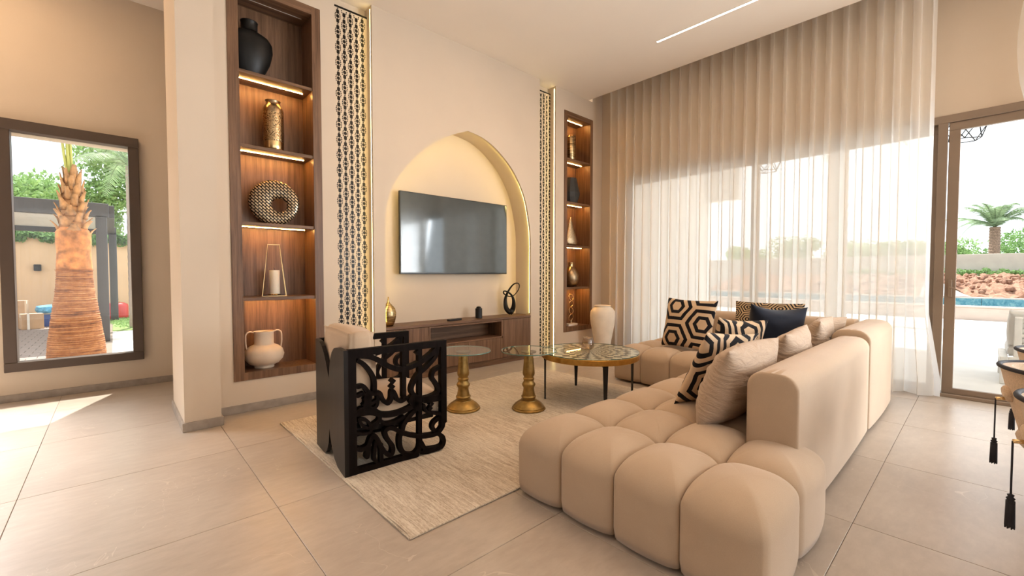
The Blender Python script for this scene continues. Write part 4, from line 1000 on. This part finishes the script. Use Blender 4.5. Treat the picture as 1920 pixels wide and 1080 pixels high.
v = ev('bottle_vase', (5.80, 4.81, 1.0805), 'bulbous banded bronze bottle vase on the fourth shelf of the right niche')
MB().lathe([(0, 0), (0.07, 0), (0.115, 0.05), (0.145, 0.14), (0.135, 0.23), (0.085, 0.31), (0.050, 0.345)], 32, cap=False).build('body', 'bronze', v, smooth=True)
MB().lathe([(0.050, 0.343), (0.046, 0.36), (0.046, 0.415), (0.050, 0.42), (0.042, 0.42)], 24, cap=False).build('neck', 'gold', v, smooth=True)
v = ev('ring_tower', (5.80, 4.80, 0.4125), 'slim sculpture of four stacked gold rings on a white block', 'sculpture')
MB().bbox(-0.12, 0.12, -0.05, 0.05, 0, 0.036, 0.003).build('base', 'marble', v)
z = 0.036 + 0.052
for k in range(4):
    MB().tube([(0.053 * math.cos(a), (0.012 if k % 2 else -0.012) * math.sin(a), z + 0.055 + 0.055 * math.sin(a)) for a in [2 * PI * j / 28 for j in range(28)]], 0.006, 6, closed=True).build('ring', 'gold', v, smooth=True)
    z += 0.116
MB().tube([(0, 0, 0.036), (0, 0, 0.093)], 0.006, 8).build('stem', 'gold', v)

# ================================================ FLOOR VASE
v = ev('floor_vase', (6.02, 4.30, 0.0), 'tall cream floor vase between the shelf niche and the curtain')
MB().lathe([(0, 0), (0.105, 0), (0.118, 0.02), (0.150, 0.22), (0.195, 0.46), (0.208, 0.60), (0.198, 0.68), (0.160, 0.735), (0.130, 0.748), (0.128, 0.765), (0.142, 0.775), (0.134, 0.778), (0.118, 0.765), (0.118, 0.74)], 48, cap=False).build('body', 'pale_ceramic', v, smooth=True)

# ================================================ DINING CHAIRS (right edge)
def dining_chair(cx, cy, label, rz=0.0):
    e = empty('dining_chair', (cx, cy, 0), rz, label=label, cat='chair', group='boucle tub dining chairs with black tassels')
    n = 36; a0, a1 = R_(-25), R_(205); vs = []; fs = []; lev = 8
    def rim(a): return 0.80 - 0.10 * (max(0, -math.sin(a)) + 0.25 * (1 - math.sin(a))) * 0.55
    for side in (0, 1):
        for i in range(n + 1):
            a = a0 + (a1 - a0) * i / n
            for j in range(lev + 1):
                t_ = j / lev; z = 0.34 + (rim(a) - 0.34) * t_; r = 0.185 + 0.115 * t_ ** 0.8 - (0.045 if side else 0)
                vs.append((r * math.cos(a), r * math.sin(a), z))
    K = (n + 1) * (lev + 1)
    for s in (0, 1):
        for i in range(n):
            for j in range(lev):
                p = s * K + i * (lev + 1) + j; q = (p, p + lev + 1, p + lev + 2, p + 1); fs.append(q)
    for i in range(n):
        p = i * (lev + 1); fs.append((p + lev, p + lev + lev + 1, K + p + 2 * lev + 1, K + p + lev)); fs.append((p, K + p, K + p + lev + 1, p + lev + 1))
    for i in (0, n):
        for j in range(lev):
            p = i * (lev + 1) + j; fs.append((p, p + 1, K + p + 1, K + p))
    m = MB().add(vs, fs); bo = m.build('backrest', 'boucle', e, smooth=True, angle=60)
    MB().tube([(0.302 * math.cos(a), 0.302 * math.sin(a), rim(a) + 0.002) for a in [a0 + (a1 - a0) * i / 40 for i in range(41)]], 0.011, 8).build('piping', 'black_cord', e, smooth=True)
    soft = MB().lathe([(0, 0.36), (0.20, 0.36), (0.225, 0.39), (0.235, 0.43), (0.22, 0.465), (0.15, 0.48), (0, 0.485)], 32, cap=False).build('seat', 'boucle', e, smooth=True)
    for k in range(4):
        a = PI / 4 + k * PI / 2; MB().tube([(0.13 * math.cos(a), 0.13 * math.sin(a), 0.37), (0.22 * math.cos(a), 0.22 * math.sin(a), 0.0)], [0.017, 0.010], 10).build('leg', 'black_metal', e, smooth=True)
    # round back medallion with a ring and hanging tassel
    am = R_(102)
    ux, uy = math.cos(am), math.sin(am)
    md = MB().lathe([(0.0, 0.024), (0.034, 0.022), (0.043, 0.014), (0.045, 0.0), (0.035, -0.02)], 24, cap=True, mat=Matrix.Translation((0.268 * ux, 0.268 * uy, 0.655)) @ Matrix.Rotation(am, 4, 'Z') @ Matrix.Rotation(PI / 2 + 0.2, 4, 'Y')).build('medallion', 'boucle', e, smooth=True)
    px, py = 0.318 * ux, 0.318 * uy
    MB().tube([(0.28 * ux, 0.28 * uy, 0.625), (px, py, 0.622)], 0.009, 8).build('pin', 'gold', md, smooth=True)
    t1 = MB(); cp = [(px + 0.003 * math.sin(k * 1.2), py, 0.622 - 0.024 * k) for k in range(10)]
    t1.tube(cp, 0.0038, 6); t1.lathe([(0.003, 0.405), (0.011, 0.400), (0.008, 0.392), (0.014, 0.385), (0.009, 0.378), (0.014, 0.368)], 16, mat=Matrix.Translation((px, py, 0)))
    for k in range(22):
        a = 2 * PI * k / 22; t1.tube([(px + 0.011 * math.cos(a), py + 0.011 * math.sin(a), 0.376), (px + 0.013 * math.cos(a + .1), py + 0.013 * math.sin(a + .1), 0.262 + 0.004 * (k % 3))], 0.0028, 5)
    t1.build('tassel', 'black_cord', md, smooth=True)
    return e
dining_chair(3.60, -0.375, 'boucle tub dining chair with black piping and tassel, middle one at the right edge')
dining_chair(2.74, -0.410, 'nearest boucle tub dining chair, mostly cut off at the right edge')
dining_chair(4.45, -0.465, 'farthest boucle tub dining chair, just behind the middle one by the open door')
dt = empty('dining_table', (3.55, -1.30, 0), label='dining table outside the photo behind the tub chairs', cat='table')
MB().bbox(-1.35, 1.35, -0.5, 0.5, 0.72, 0.76, 0.01).build('top', 'walnut_h', dt); MB().lathe([(0.3, 0), (0.3, 0.03), (0.1, 0.08), (0.1, 0.72)], 24).build('pedestal', 'black_metal', dt)

# ================================================ OUTDOORS, RIGHT SIDE
tag(MB().box(6.8, 18.0, -14, 14, -0.3, -0.015).build('terrace', 'terrace'), kind='structure', label='sunlit pale terrace floor')
# terrace roof with its beam and the wing wall of the house
tr = MB().box(6.8, 11.3, -9, 4.75, 4.05, 4.35).build('terrace_roof', 'wing'); tag(tr, kind='structure')
wg = MB().box(6.8, 11.2, 4.75, 5.3, -0.02, 4.05).box(11.05, 11.25, 4.0, 4.75, 3.10, 4.05).build('wing_wall', 'wing'); tag(wg, kind='structure', label='sunlit pinkish house wing beyond the curtain')
lw = MB().bbox(18.0, 18.35, -14, 14, -0.02, 0.345, 0.01).bbox(17.97, 18.40, -14, 14, 0.345, 0.385, 0.004).build('low_wall', 'pink_wall'); tag(lw, 'low pale wall edging the raised pool', 'wall')
pool = empty('swimming_pool', (18.4, 0, 0), label='raised swimming pool with blue tiled far edge', cat='pool')
MB().box(0, 2.3, -14, 14, 0, 0.20).build('water', 'water', pool)
for k in range(22): MB().bbox(2.3, 2.36, 0.005, 1.195, 0.20, 0.50, 0.004).build('tile', 'pooltile', pool, loc=(0, -13.2 + k * 1.2, 0))
MB().bbox(2.28, 2.75, -14, 14, 0.0, 0.195, 0.003).bbox(2.36, 2.75, -14, 14, 0.195, 0.53, 0.004).build('coping', 'pink_wall', pool)
# the heap of soil behind the pool
rnd = random.Random(11)
from mathutils import noise as mn
nx, ny = 44, 210; vs = []; fs = []
for i in range(nx + 1):
    for j in range(ny + 1):
        x = 21.1 + 4.85 * i / nx; y = -9 + 18 * j / ny
        h = 0.46 + 0.72 * min(1, (i / nx) * 1.35) ** 0.8 + 0.16 * mn.noise(Vector((x * 1.3, y * 1.1, 1))) + 0.13 * mn.noise(Vector((x * 4, y * 4, 2))) + 0.09 * mn.noise(Vector((x * 9, y * 9, 5)))
        vs.append((x, y, h if i else 0.1))
for i in range(nx):
    for j in range(ny):
        a = i * (ny + 1) + j; fs.append((a, a + ny + 1, a + ny + 2, a + 1))
tag(MB().add(vs, fs).build('soil_heap', 'soil', smooth=False, fix=False), 'long heap of red-brown soil behind the pool', 'soil', kind='stuff')
MB2 = MB()
for k in range(420):
    x = 21.3 + 4 * rnd.random(); y = -6 + 11 * rnd.random(); i = (x - 21.1) / 4.9
    h = 0.50 + 0.72 * min(1, i * 1.35) ** 0.8; r = rnd.uniform(0.04, 0.13)
    bm = bmesh.new(); bmesh.ops.create_icosphere(bm, subdivisions=1, radius=r)
    for v_ in bm.verts: v_.co *= rnd.uniform(0.7, 1.2); v_.co += Vector((x, y, h + 0.03))
    bm.verts.index_update(); MB2.add([v_.co for v_ in bm.verts], [[q.index for q in f_.verts] for f_ in bm.faces]); bm.free()
tag(MB2.build('soil_clods', 'soil'), 'loose clods and stones on the soil heap', 'stones', kind='stuff')
gw = MB().bbox(26.0, 26.3, -18, 22, 0, 2.12, 0.01).build('garden_wall', 'garden_wall'); tag(gw, 'plain cream boundary wall behind the soil heap', 'wall')
wl_ = empty('wall_light', (25.98, 0.02, 1.34), label='small dark wall light on the cream boundary wall', cat='wall light')
MB().bbox(-0.08, 0.02, -0.07, 0.07, -0.09, 0.09, 0.01).build('body', 'black_metal', wl_); MB().bbox(-0.10, -0.08, -0.05, 0.05, -0.11, -0.09, 0.004).build('shade', 'black_metal', wl_)
def leaf_cloud(n, c, rad, size, seed, flat=0.5):
    rnd = random.Random(seed); m = MB()
    lobes_ = [(Vector((rnd.uniform(-.65, .65) * rad[0], rnd.uniform(-.65, .65) * rad[1], rnd.uniform(-.6, .65) * rad[2])), rnd.uniform(0.35, 0.6)) for _ in range(12)]
    for _ in range(n):
        lc, lr = rnd.choice(lobes_)
        d = Vector((rnd.gauss(0, 1), rnd.gauss(0, 1), rnd.gauss(0, 1))).normalized()
        p = Vector(c) + lc + Vector((d.x * rad[0], d.y * rad[1], d.z * rad[2])) * lr * rnd.uniform(0.55, 1.0)
        a = Vector((rnd.gauss(0, 1), rnd.gauss(0, 1), rnd.gauss(0, 1))).normalized(); b = a.orthogonal().normalized()
        s = size * rnd.uniform(0.6, 1.3)
        m.add([p - a * s, p + b * s * flat, p + a * s, p - b * s * flat], [(0, 1, 2, 3)])
    return m
def frond(m, base, dirv, length, droop, width, n=14, leaflet=0.03, seed=0):
    """a feather leaf: midrib tube plus paired leaflets"""
    rnd = random.Random(seed); d = Vector(dirv).normalized(); side = d.cross(Vector((0, 0, 1))).normalized()
    pts = []
    for k in range(n + 1):
        t_ = k / n; p = Vector(base) + d * length * t_ + Vector((0, 0, -droop * t_ ** 2.2)); pts.append(p)
    m.tube(pts, [0.018 * length / 2 * (1 - 0.85 * k / n) + 0.003 for k in range(n + 1)], 5)
    for k in range(2, n * 3):
        t_ = k / (n * 3); i = min(n - 1, int(t_ * n)); f = t_ * n - i; p = pts[i].lerp(pts[i + 1], f); tg = (pts[i + 1] - pts[i]).normalized()
        L_ = width * math.sin(PI * min(1, t_ * 0.85 + 0.12)) ** 0.7
        for s in (-1, 1):
            q = p + (side * s * 0.8 + tg * 0.65 + Vector((0, 0, -0.35 + rnd.uniform(-.12, .12)))).normalized() * L_
            w_ = tg * leaflet
            m.add([p - w_, q, p + w_], [(0, 1, 2)])
def palm(name, loc, h, r, n, L_, droop, width, label, group=None, seed=1, mats=('bark', 'frond'), elr=(0.15, 1.25)):
    e = empty(name, loc, label=label, cat='palm tree', group=group)
    prof = []; K = 22
    for k in range(K):
        prof += [(r * (1.05 - 0.1 * k / K), h * k / K), (r * (1.18 - 0.1 * k / K), h * (k + 0.75) / K)]
    MB().lathe(prof + [(r * 0.9, h)], 14).build('trunk', mats[0], e)
    rnd = random.Random(seed)
    for k in range(n):
        a = 2 * PI * (k * 0.381966) ; el = rnd.uniform(*elr)
        m = MB(); frond(m, (0, 0, h), (math.cos(a) * math.cos(el), math.sin(a) * math.cos(el), math.sin(el)), L_ * rnd.uniform(0.8, 1.1), droop * rnd.uniform(0.6, 1.2), width, leaflet=L_ * 0.009, seed=k)
        m.build('frond', mats[1], e)
    return e
palm('palm_tree', (28.3, -0.32, 0.6), 2.75, 0.17, 24, 2.25, 1.25, 0.42, 'shaggy palm tree rising beyond the boundary wall, seen through the open door', seed=4, mats=('palm_bark', 'frond'), elr=(0.45, 1.35))
palm('palm_tree', (15.0, 2.80, 0.0), 5.6, 0.22, 14, 2.0, 1.4, 0.5, 'grey palm trunk faintly visible through the sheer curtain', seed=8)
def tree(loc, h, rad, n, size, mat, label, group, seed):
    e = empty('tree', loc, label=label, cat='tree', group=group)
    MB().tube([(0, 0, 0), (0.05, 0.03, h * 0.5), (0, 0, h * 0.8)], [0.12, 0.09, 0.05], 8).build('trunk', 'bark', e)
    tag(leaf_cloud(n, (0, 0, h), rad, size, seed).build('foliage', mat, e, fix=False), kind='stuff')
    return e
GT = 'bushy trees behind the cream boundary wall'
for k, (x, y, h) in enumerate([(30.5, -5.2, 2.1), (31.5, -3.0, 2.3), (31.0, -1.5, 2.35), (31.2, 0.9, 2.1), (30.4, 2.9, 2.1), (30.5, 4.6, 2.3), (29.8, 7.2, 2.4), (30.3, 10.5, 2.2)]):
    tree((x, y, 0), h, (1.4, 1.6, 1.0), 5200, 0.075, 'leaf2' if k % 2 else 'leaf', ['bushy green tree behind the cream wall, in view left of the palm', 'bushy green tree behind the cream wall'][0 if k == 3 else 1] if k != 2 else 'bushy green tree behind the cream wall, in view right of the palm', GT, 30 + k)
for k in range(16):
    y = -2.2 + k * 0.42; m = leaf_cloud(420, (0, 0, 0.16), (0.32, 0.30, 0.20), 0.045, 90 + k)
    o = m.build('creeper', 'leaf', loc=(25.65, y, 1.12 + 0.03 * (k % 3)), fix=False); tag(o, 'low green creeper at the foot of the cream wall', 'plant', 'creepers along the cream wall')
# outdoor lounge chair
lc = empty('garden_lounge_chair', (8.25, -0.53, -0.015), R_(0), label='cream framed garden lounge chair with cushions on the terrace', cat='garden chair')
fr = MB()
for (x, y) in ((-0.42, 0.33), (0.42, 0.33), (-0.42, -0.33), (0.42, -0.33)):
    MB().bbox(x - 0.035, x + 0.035, y - 0.035, y + 0.035, 0, 0.30 if x > 0 else 0.30, 0.006).build('leg', 'white_paint', lc)
MB().bbox(-0.46, 0.46, 0.30, 0.37, 0.26, 0.33, 0.006).bbox(-0.46, 0.46, -0.37, -0.30, 0.26, 0.33, 0.006).bbox(-0.46, -0.39, -0.30, 0.30, 0.26, 0.33, 0.006).bbox(0.39, 0.46, -0.30, 0.30, 0.26, 0.33, 0.006).build('frame', 'white_paint', lc)
bk = MB(); MTb = Matrix.Translation((-0.36, 0, 0.30)) @ Matrix.Rotation(R_(-12), 4, 'Y')
bk.bbox(-0.03, 0.03, 0.20, 0.26, 0, 0.52, 0.005, mat=MTb).bbox(-0.03, 0.03, -0.26, -0.20, 0, 0.52, 0.005, mat=MTb).bbox(-0.03, 0.03, -0.20, 0.20, 0.46, 0.52, 0.005, mat=MTb)
bk.build('back_frame', 'white_paint', lc)
for k in range(7): MB().bbox(-0.01, 0.012, -0.20, 0.20, 0.03 + 0.062 * k, 0.07 + 0.062 * k, 0.003, mat=MTb).build('slat', 'white_paint', lc)
soft_cushion('seat_cushion', -0.36, 0.50, -0.30, 0.30, 0.33, 0.46, 0.05, 'white_fabric', lc)
MTc = Matrix.Translation((-0.27, 0, 0.44)) @ Matrix.Rotation(R_(-12), 4, 'Y')
soft_cushion('back_cushion', -0.06, 0.08, -0.30, 0.30, 0.0, 0.44, 0.05, 'white_fabric', lc, MTc)
# wire pendants under the terrace roof
def wire_pendant(loc, label):
    e = empty('wire_pendant', loc, label=label, cat='pendant light', group='geometric wire pendants under the terrace roof')
    m = MB(); a = [(0.20 * math.cos(2 * PI * k / 5), 0.20 * math.sin(2 * PI * k / 5), 0.18) for k in range(5)]; b = [(0.15 * math.cos(2 * PI * (k + .5) / 5), 0.15 * math.sin(2 * PI * (k + .5) / 5), 0.0) for k in range(5)]
    for k in range(5):
        for p, q in ((a[k], a[(k + 1) % 5]), (b[k], b[(k + 1) % 5]), (a[k], b[k]), (a[(k + 1) % 5], b[k]), (a[k], (0, 0, 0.36))): m.tube([p, q], 0.006, 5)
    m.build('shade', 'black_metal', e); MB().tube([(0, 0, 0.36), (0, 0, 4.06 - loc[2])], 0.004, 5).build('cord', 'black_cord', e)
    MB().lathe([(0.0, 0.30), (0.02, 0.30), (0.035, 0.22), (0.03, 0.17), (0, 0.16)], 12, cap=False).build('bulb', 'white_paint', e, smooth=True)
    return e
wire_pendant((7.9, 0.19, 2.98), 'geometric wire pendant lamp seen at the top of the open door')
wire_pendant((7.9, 2.42, 2.98), 'geometric wire pendant lamp seen through the sheer curtain')
# folded white parasol fabric lying by the soil
tag(MB().add([(20.9, 0.75, 0.55), (20.9, 0.25, 0.56), (21.2, 0.42, 0.62), (21.3, 1.0, 1.02), (21.2, 1.4, 1.0), (21.1, 1.5, 0.56)], [(0, 1, 2), (0, 2, 3), (0, 3, 4), (0, 4, 5), (1, 5, 4, 3, 2)]).build('white_sack', 'white_fabric', fix=True), 'white builders sack on the edge of the soil heap, beside the door frame', 'sack')

# ================================================ OUTDOORS, LEFT WINDOW
tag(MB().box(-14, 12, 6.95, 40, -0.25, -0.02).build('garden_ground', 'concrete'), kind='structure')
# brick-like pavers of the court, laid in running rows
pv = MB().box(-7, -0.05, 7.4, 17.9, -0.05, -0.012).build('paved_court', 'grout'); tag(pv, kind='structure', label='brown paved court under the pergola')
pm = None; cnt = 0; far = MB()
for i in range(0, 42):
    for j in range(-8, 3):
        pass
rows_ = []
for r_i in range(48):
    y = 7.5 + r_i * 0.215
    for c_i in range(16):
        x = -3.6 + c_i * 0.215 + (0.1075 if r_i % 2 else 0)
        if x > -0.3: continue
        dist = y
        # keep to the wedge seen through the window
        if not (x / y > -0.135 and x / y < 0.0): continue
        if cnt < 290:
            if pm is None:
                o = MB().bbox(0.003, 0.212, 0.003, 0.212, -0.012, 0.0, 0.003).build('paver', 'paver', pv); pm = o.data
            else:
                o = bpy.data.objects.new('paver', pm); C.objects.link(o); o.parent = pv
            o.location = (x, y, 0); cnt += 1
        else: far.box(x + .003, x + .212, y + .003, y + .212, -0.012, 0.0)
if far.v: tag(far.build('far_pavers', 'paver', pv), kind='stuff')
tag(MB().box(-0.05, 1.6, 13.5, 18, -0.02, 0.0).build('lawn', 'grass'), 'small strip of green lawn by the boundary wall', 'grass', kind='stuff')
m = leaf_cloud(2600, (0.75, 15.8, 0.03), (0.9, 2.0, 0.03), 0.05, 77, 0.2); tag(m.build('grass_blades', 'leaf2', fix=False), 'grass blades on the small lawn', 'grass', kind='stuff')
bw = MB().bbox(-9, 9, 18.0, 18.25, -0.1, 2.50, 0.01).build('boundary_wall', 'orange_wall'); tag(bw, 'smooth apricot boundary wall behind the pergola', 'wall')
l2 = empty('wall_light', (-1.575, 17.98, 1.48), label='small black wall light on the apricot boundary wall', cat='wall light')
MB().bbox(-0.07, 0.07, -0.10, 0.02, -0.09, 0.09, 0.01).build('body', 'black_metal', l2); MB().bbox(-0.05, 0.05, -0.12, -0.10, -0.07, 0.07, 0.004).build('lens', 'screen_black', l2)
# pergola
pg = empty('pergola', (-0.07, 11.5, 0), label='anthracite pergola with white slatted roof over the paved court', cat='pergola')
MB().bbox(-0.17, -0.01, 0, 0.16, 0, 2.42, 0.006).build('post', 'pergola', pg)
MB().bbox(-0.02, 0.14, 4.6, 4.76, 0, 2.42, 0.006).build('post', 'pergola', pg)
MB().bbox(-4.6, -4.44, 0, 0.16, 0, 2.42, 0.006).build('post', 'pergola', pg); MB().bbox(-4.6, -4.44, 4.6, 4.76, 0, 2.42, 0.006).build('post', 'pergola', pg)
MB().bbox(-4.6, 0.02, 0, 0.16, 2.40, 2.66, 0.006).build('beam', 'pergola', pg); MB().bbox(-4.6, 0.14, 4.6, 4.76, 2.38, 2.58, 0.006).build('beam', 'pergola', pg)
MB().bbox(-0.12, 0.10, 0.1, 4.7, 2.40, 2.64, 0.006).build('beam', 'pergola', pg); MB().bbox(-4.6, -4.44, 0.1, 4.7, 2.40, 2.64, 0.006).build('beam', 'pergola', pg)
for k in range(24): MB().bbox(-4.44, -0.12, 0, 0.17, 0, 0.03, 0.004).build('slat', 'pergola_roof', pg, loc=(0, 0.18 + k * 0.184, 2.50))
# big palm close to the window
bp = empty('palm_tree', (-0.405, 8.60, -0.02), label='thick orange ringed palm trunk right outside the garden window', cat='palm tree')
prof = []; zz = 0.0
cps = [(0.0, 0.305), (0.30, 0.290), (0.55, 0.262), (0.85, 0.225), (1.05, 0.197), (1.25, 0.182), (1.36, 0.178)]
def rad(z, t):
    for (a, b), (c, d) in zip(t, t[1:]):
        if a <= z <= c: return b + (d - b) * (z - a) / (c - a)
    return t[-1][1]
z = 0.0; rr = random.Random(3)
while z < 1.36:
    h = rr.uniform(0.016, 0.034); r = rad(z, cps); prof += [(r, z), (r + rr.uniform(0.004, 0.012), z + h * 0.35), (r + 0.003, z + h * 0.9)]; z += h
MB().lathe(prof + [(0.2, 1.38)], 40, sy=1.0).build('ringed_trunk', 'palm_trunk', bp, smooth=False)
sh_ = MB().lathe([(0.176, 1.35), (0.184, 1.40), (0.172, 1.62), (0.182, 1.78), (0.178, 1.90), (0.13, 1.98)], 36).build('sheath', 'palm_smooth', bp, smooth=True)
rr = random.Random(6)
core = MB().lathe([(0.15, 1.86), (0.13, 2.1), (0.10, 2.35), (0.08, 2.6), (0.04, 2.75)], 20).build('core', 'palm_boot', bp, smooth=True)
for k in range(46):
    t_ = k / 45; zb = 1.86 + 0.78 * t_; rb = 0.150 - 0.080 * t_; a = k * 2.399963
    out = 0.06 * (1 - t_) + 0.012; ht = 0.14 + 0.10 * t_; wd = 0.075 - 0.03 * t_
    ca, sa = math.cos(a), math.sin(a); m = MB()
    base = Vector((rb * ca, rb * sa, zb)); tang = Vector((-sa, ca, 0)); o_ = Vector((ca, sa, 0))
    rows3 = []
    for s in range(5):
        f = s / 4; c = base + o_ * (out * f ** 1.4 + 0.01) + Vector((0, 0, ht * f - 0.03 * f * f)); w_ = wd * (1 - 0.55 * f) * (1 + 0.25 * math.sin(3 * f + k)); th = 0.016 * (1 - 0.6 * f)
        rows3 += [c - tang * w_ - o_ * 0.02 * (1 - f), c + o_ * th + tang * rr.uniform(-.01, .01), c + tang * w_ - o_ * 0.02 * (1 - f), c - o_ * th]
    fs3 = []
    for s in range(4):
        for q in range(4): fs3.append((s * 4 + q, s * 4 + (q + 1) % 4, s * 4 + 4 + (q + 1) % 4, s * 4 + 4 + q))
    fs3 += [(0, 1, 2, 3), (16, 17, 18, 19)]
    m.add(rows3, fs3); m.build('leaf_base', 'palm_boot', bp, smooth=True)
for (dx, dz, x1, r) in ((-0.03, 2.50, -0.10, 0.030), (0.030, 2.55, 0.0, 0.028), (0.0, 2.45, -0.04, 0.036)):
    MB().tube([(dx * 0.4, 0, dz - 0.1), (x1 * 0.7, -0.02, dz + 0.5), (x1 * 1.4, 0, 4.0)], [r, r * 0.9, r * 0.5], 8, flat=0.6).build('stalk', 'stem', bp, smooth=True)
for k in range(9):
    a = R_(20 + 26 * k); m = MB(); frond(m, (0, 0, 3.9), (math.cos(a), math.sin(a), 0.55), 1.9, 1.3, 0.5, leaflet=0.03, seed=k); m.build('frond', 'frond', bp)
# slimmer palm at the right of the window
palm('palm_tree', (0.31, 14.0, 0.0), 3.9, 0.055, 12, 1.7, 1.3, 0.4, 'slim grey palm at the right side of the garden window', seed=5)
# gas cylinder
gc = empty('gas_cylinder', (0.05, 16.9, 0.0), label='round red gas cylinder standing by the apricot wall', cat='gas cylinder')
MB().lathe([(0, 0), (0.19, 0), (0.20, 0.02), (0.235, 0.05), (0.24, 0.10), (0.24, 0.38), (0.225, 0.43), (0.15, 0.475), (0, 0.48)], 28, cap=False).build('body', 'red_paint', gc, smooth=True)
MB().lathe([(0.06, 0.475), (0.06, 0.50), (0.025, 0.505), (0.022, 0.56), (0.035, 0.565), (0.03, 0.59)], 12).build('valve', 'brass', gc); 
# clutter by the wall
def carton(loc, sx, sy, sz, rz, label):
    e = empty('cardboard_box', loc, rz, label=label, cat='box', group='cardboard boxes on the court')
    MB().bbox(-sx / 2, sx / 2, -sy / 2, sy / 2, 0, sz, 0.005).build('body', 'cardboard', e); MB().box(-sx / 2 - .002, sx / 2 + .002, -0.03, 0.03, sz - 0.08, sz + 0.002).build('tape', 'wax', e)
carton((-1.78, 15.7, 0), 0.42, 0.35, 0.32, 0.1, 'lower left cardboard box on the paved court'); carton((-1.76, 15.72, 0.322), 0.36, 0.3, 0.34, -0.1, 'cardboard box stacked on top of another'); carton((-1.47, 15.3, 0), 0.36, 0.3, 0.36, 0.25, 'separate cardboard box beside the stacked pair, with a white strip')
tag(MB().bbox(-0.02, 0.02, -0.01, 0.01, 0, 0.38, 0.002).build('white_strip', 'white_paint', loc=(-1.50, 15.09, 0)), 'white strip leaning on the front cardboard box', 'board')
bd_ = soft_cushion('plastic_sack', -0.42, 0.42, -0.25, 0.25, 0, 0.16, 0.07, 'blue_plastic', None); bd_.location = (-1.02, 15.9, 0.36); bd_.rotation_euler = (0.05, -0.06, 0.1); tag(bd_, 'crumpled light blue plastic sack on top of the clutter', 'sack')
cr_ = empty('plastic_crate', (-1.08, 15.9, 0), 0.1, label='dark blue plastic crate under the light blue sack', cat='crate')
MB().bbox(-0.26, 0.26, -0.2, 0.2, 0, 0.35, 0.01).build('body', 'dark_blue', cr_); MB().bbox(-0.28, 0.28, -0.22, 0.22, 0.30, 0.345, 0.004).build('rim', 'grey_cloth', cr_)
gs = soft_cushion('grey_sack', -0.22, 0.22, -0.2, 0.2, 0, 0.34, 0.10, 'grey_cloth', None); gs.location = (-0.62, 15.9, 0); tag(gs, 'grey sack beside the blue crate, left of the palm trunk', 'sack')
# trees beyond the wall
GL = 'leafy trees beyond the apricot wall'
for k, (x, y, h, rx) in enumerate([(-3.6, 21.0, 3.6, 1.5), (-2.2, 22.5, 3.7, 1.5), (-1.0, 21.0, 3.3, 1.3), (0.45, 20.2, 4.4, 1.5), (1.9, 21.5, 4.0, 1.5)]):
    tree((x, y, 0), h, (rx, 1.3, 1.9 if k > 2 else 1.25), 6000, 0.085, 'leaf2',
         ['leafy tree beyond the apricot wall, at the far left of the garden window', 'leafy tree beyond the pergola, left of the palm', 'leafy tree right behind the palm crown', 'tall leafy tree right of the palm', 'leafy tree at the right side of the garden window'][k], GL, 60 + k)
for k in range(9):
    m = leaf_cloud(500, (0, 0, 0), (0.35, 0.18, 0.22), 0.06, 120 + k); o = m.build('hanging_creeper', 'leaf', loc=(-2.3 + k * 0.42, 17.9, 2.38), fix=False); tag(o, 'green creeper spilling over the top of the apricot wall', 'plant', 'creepers on the apricot wall')
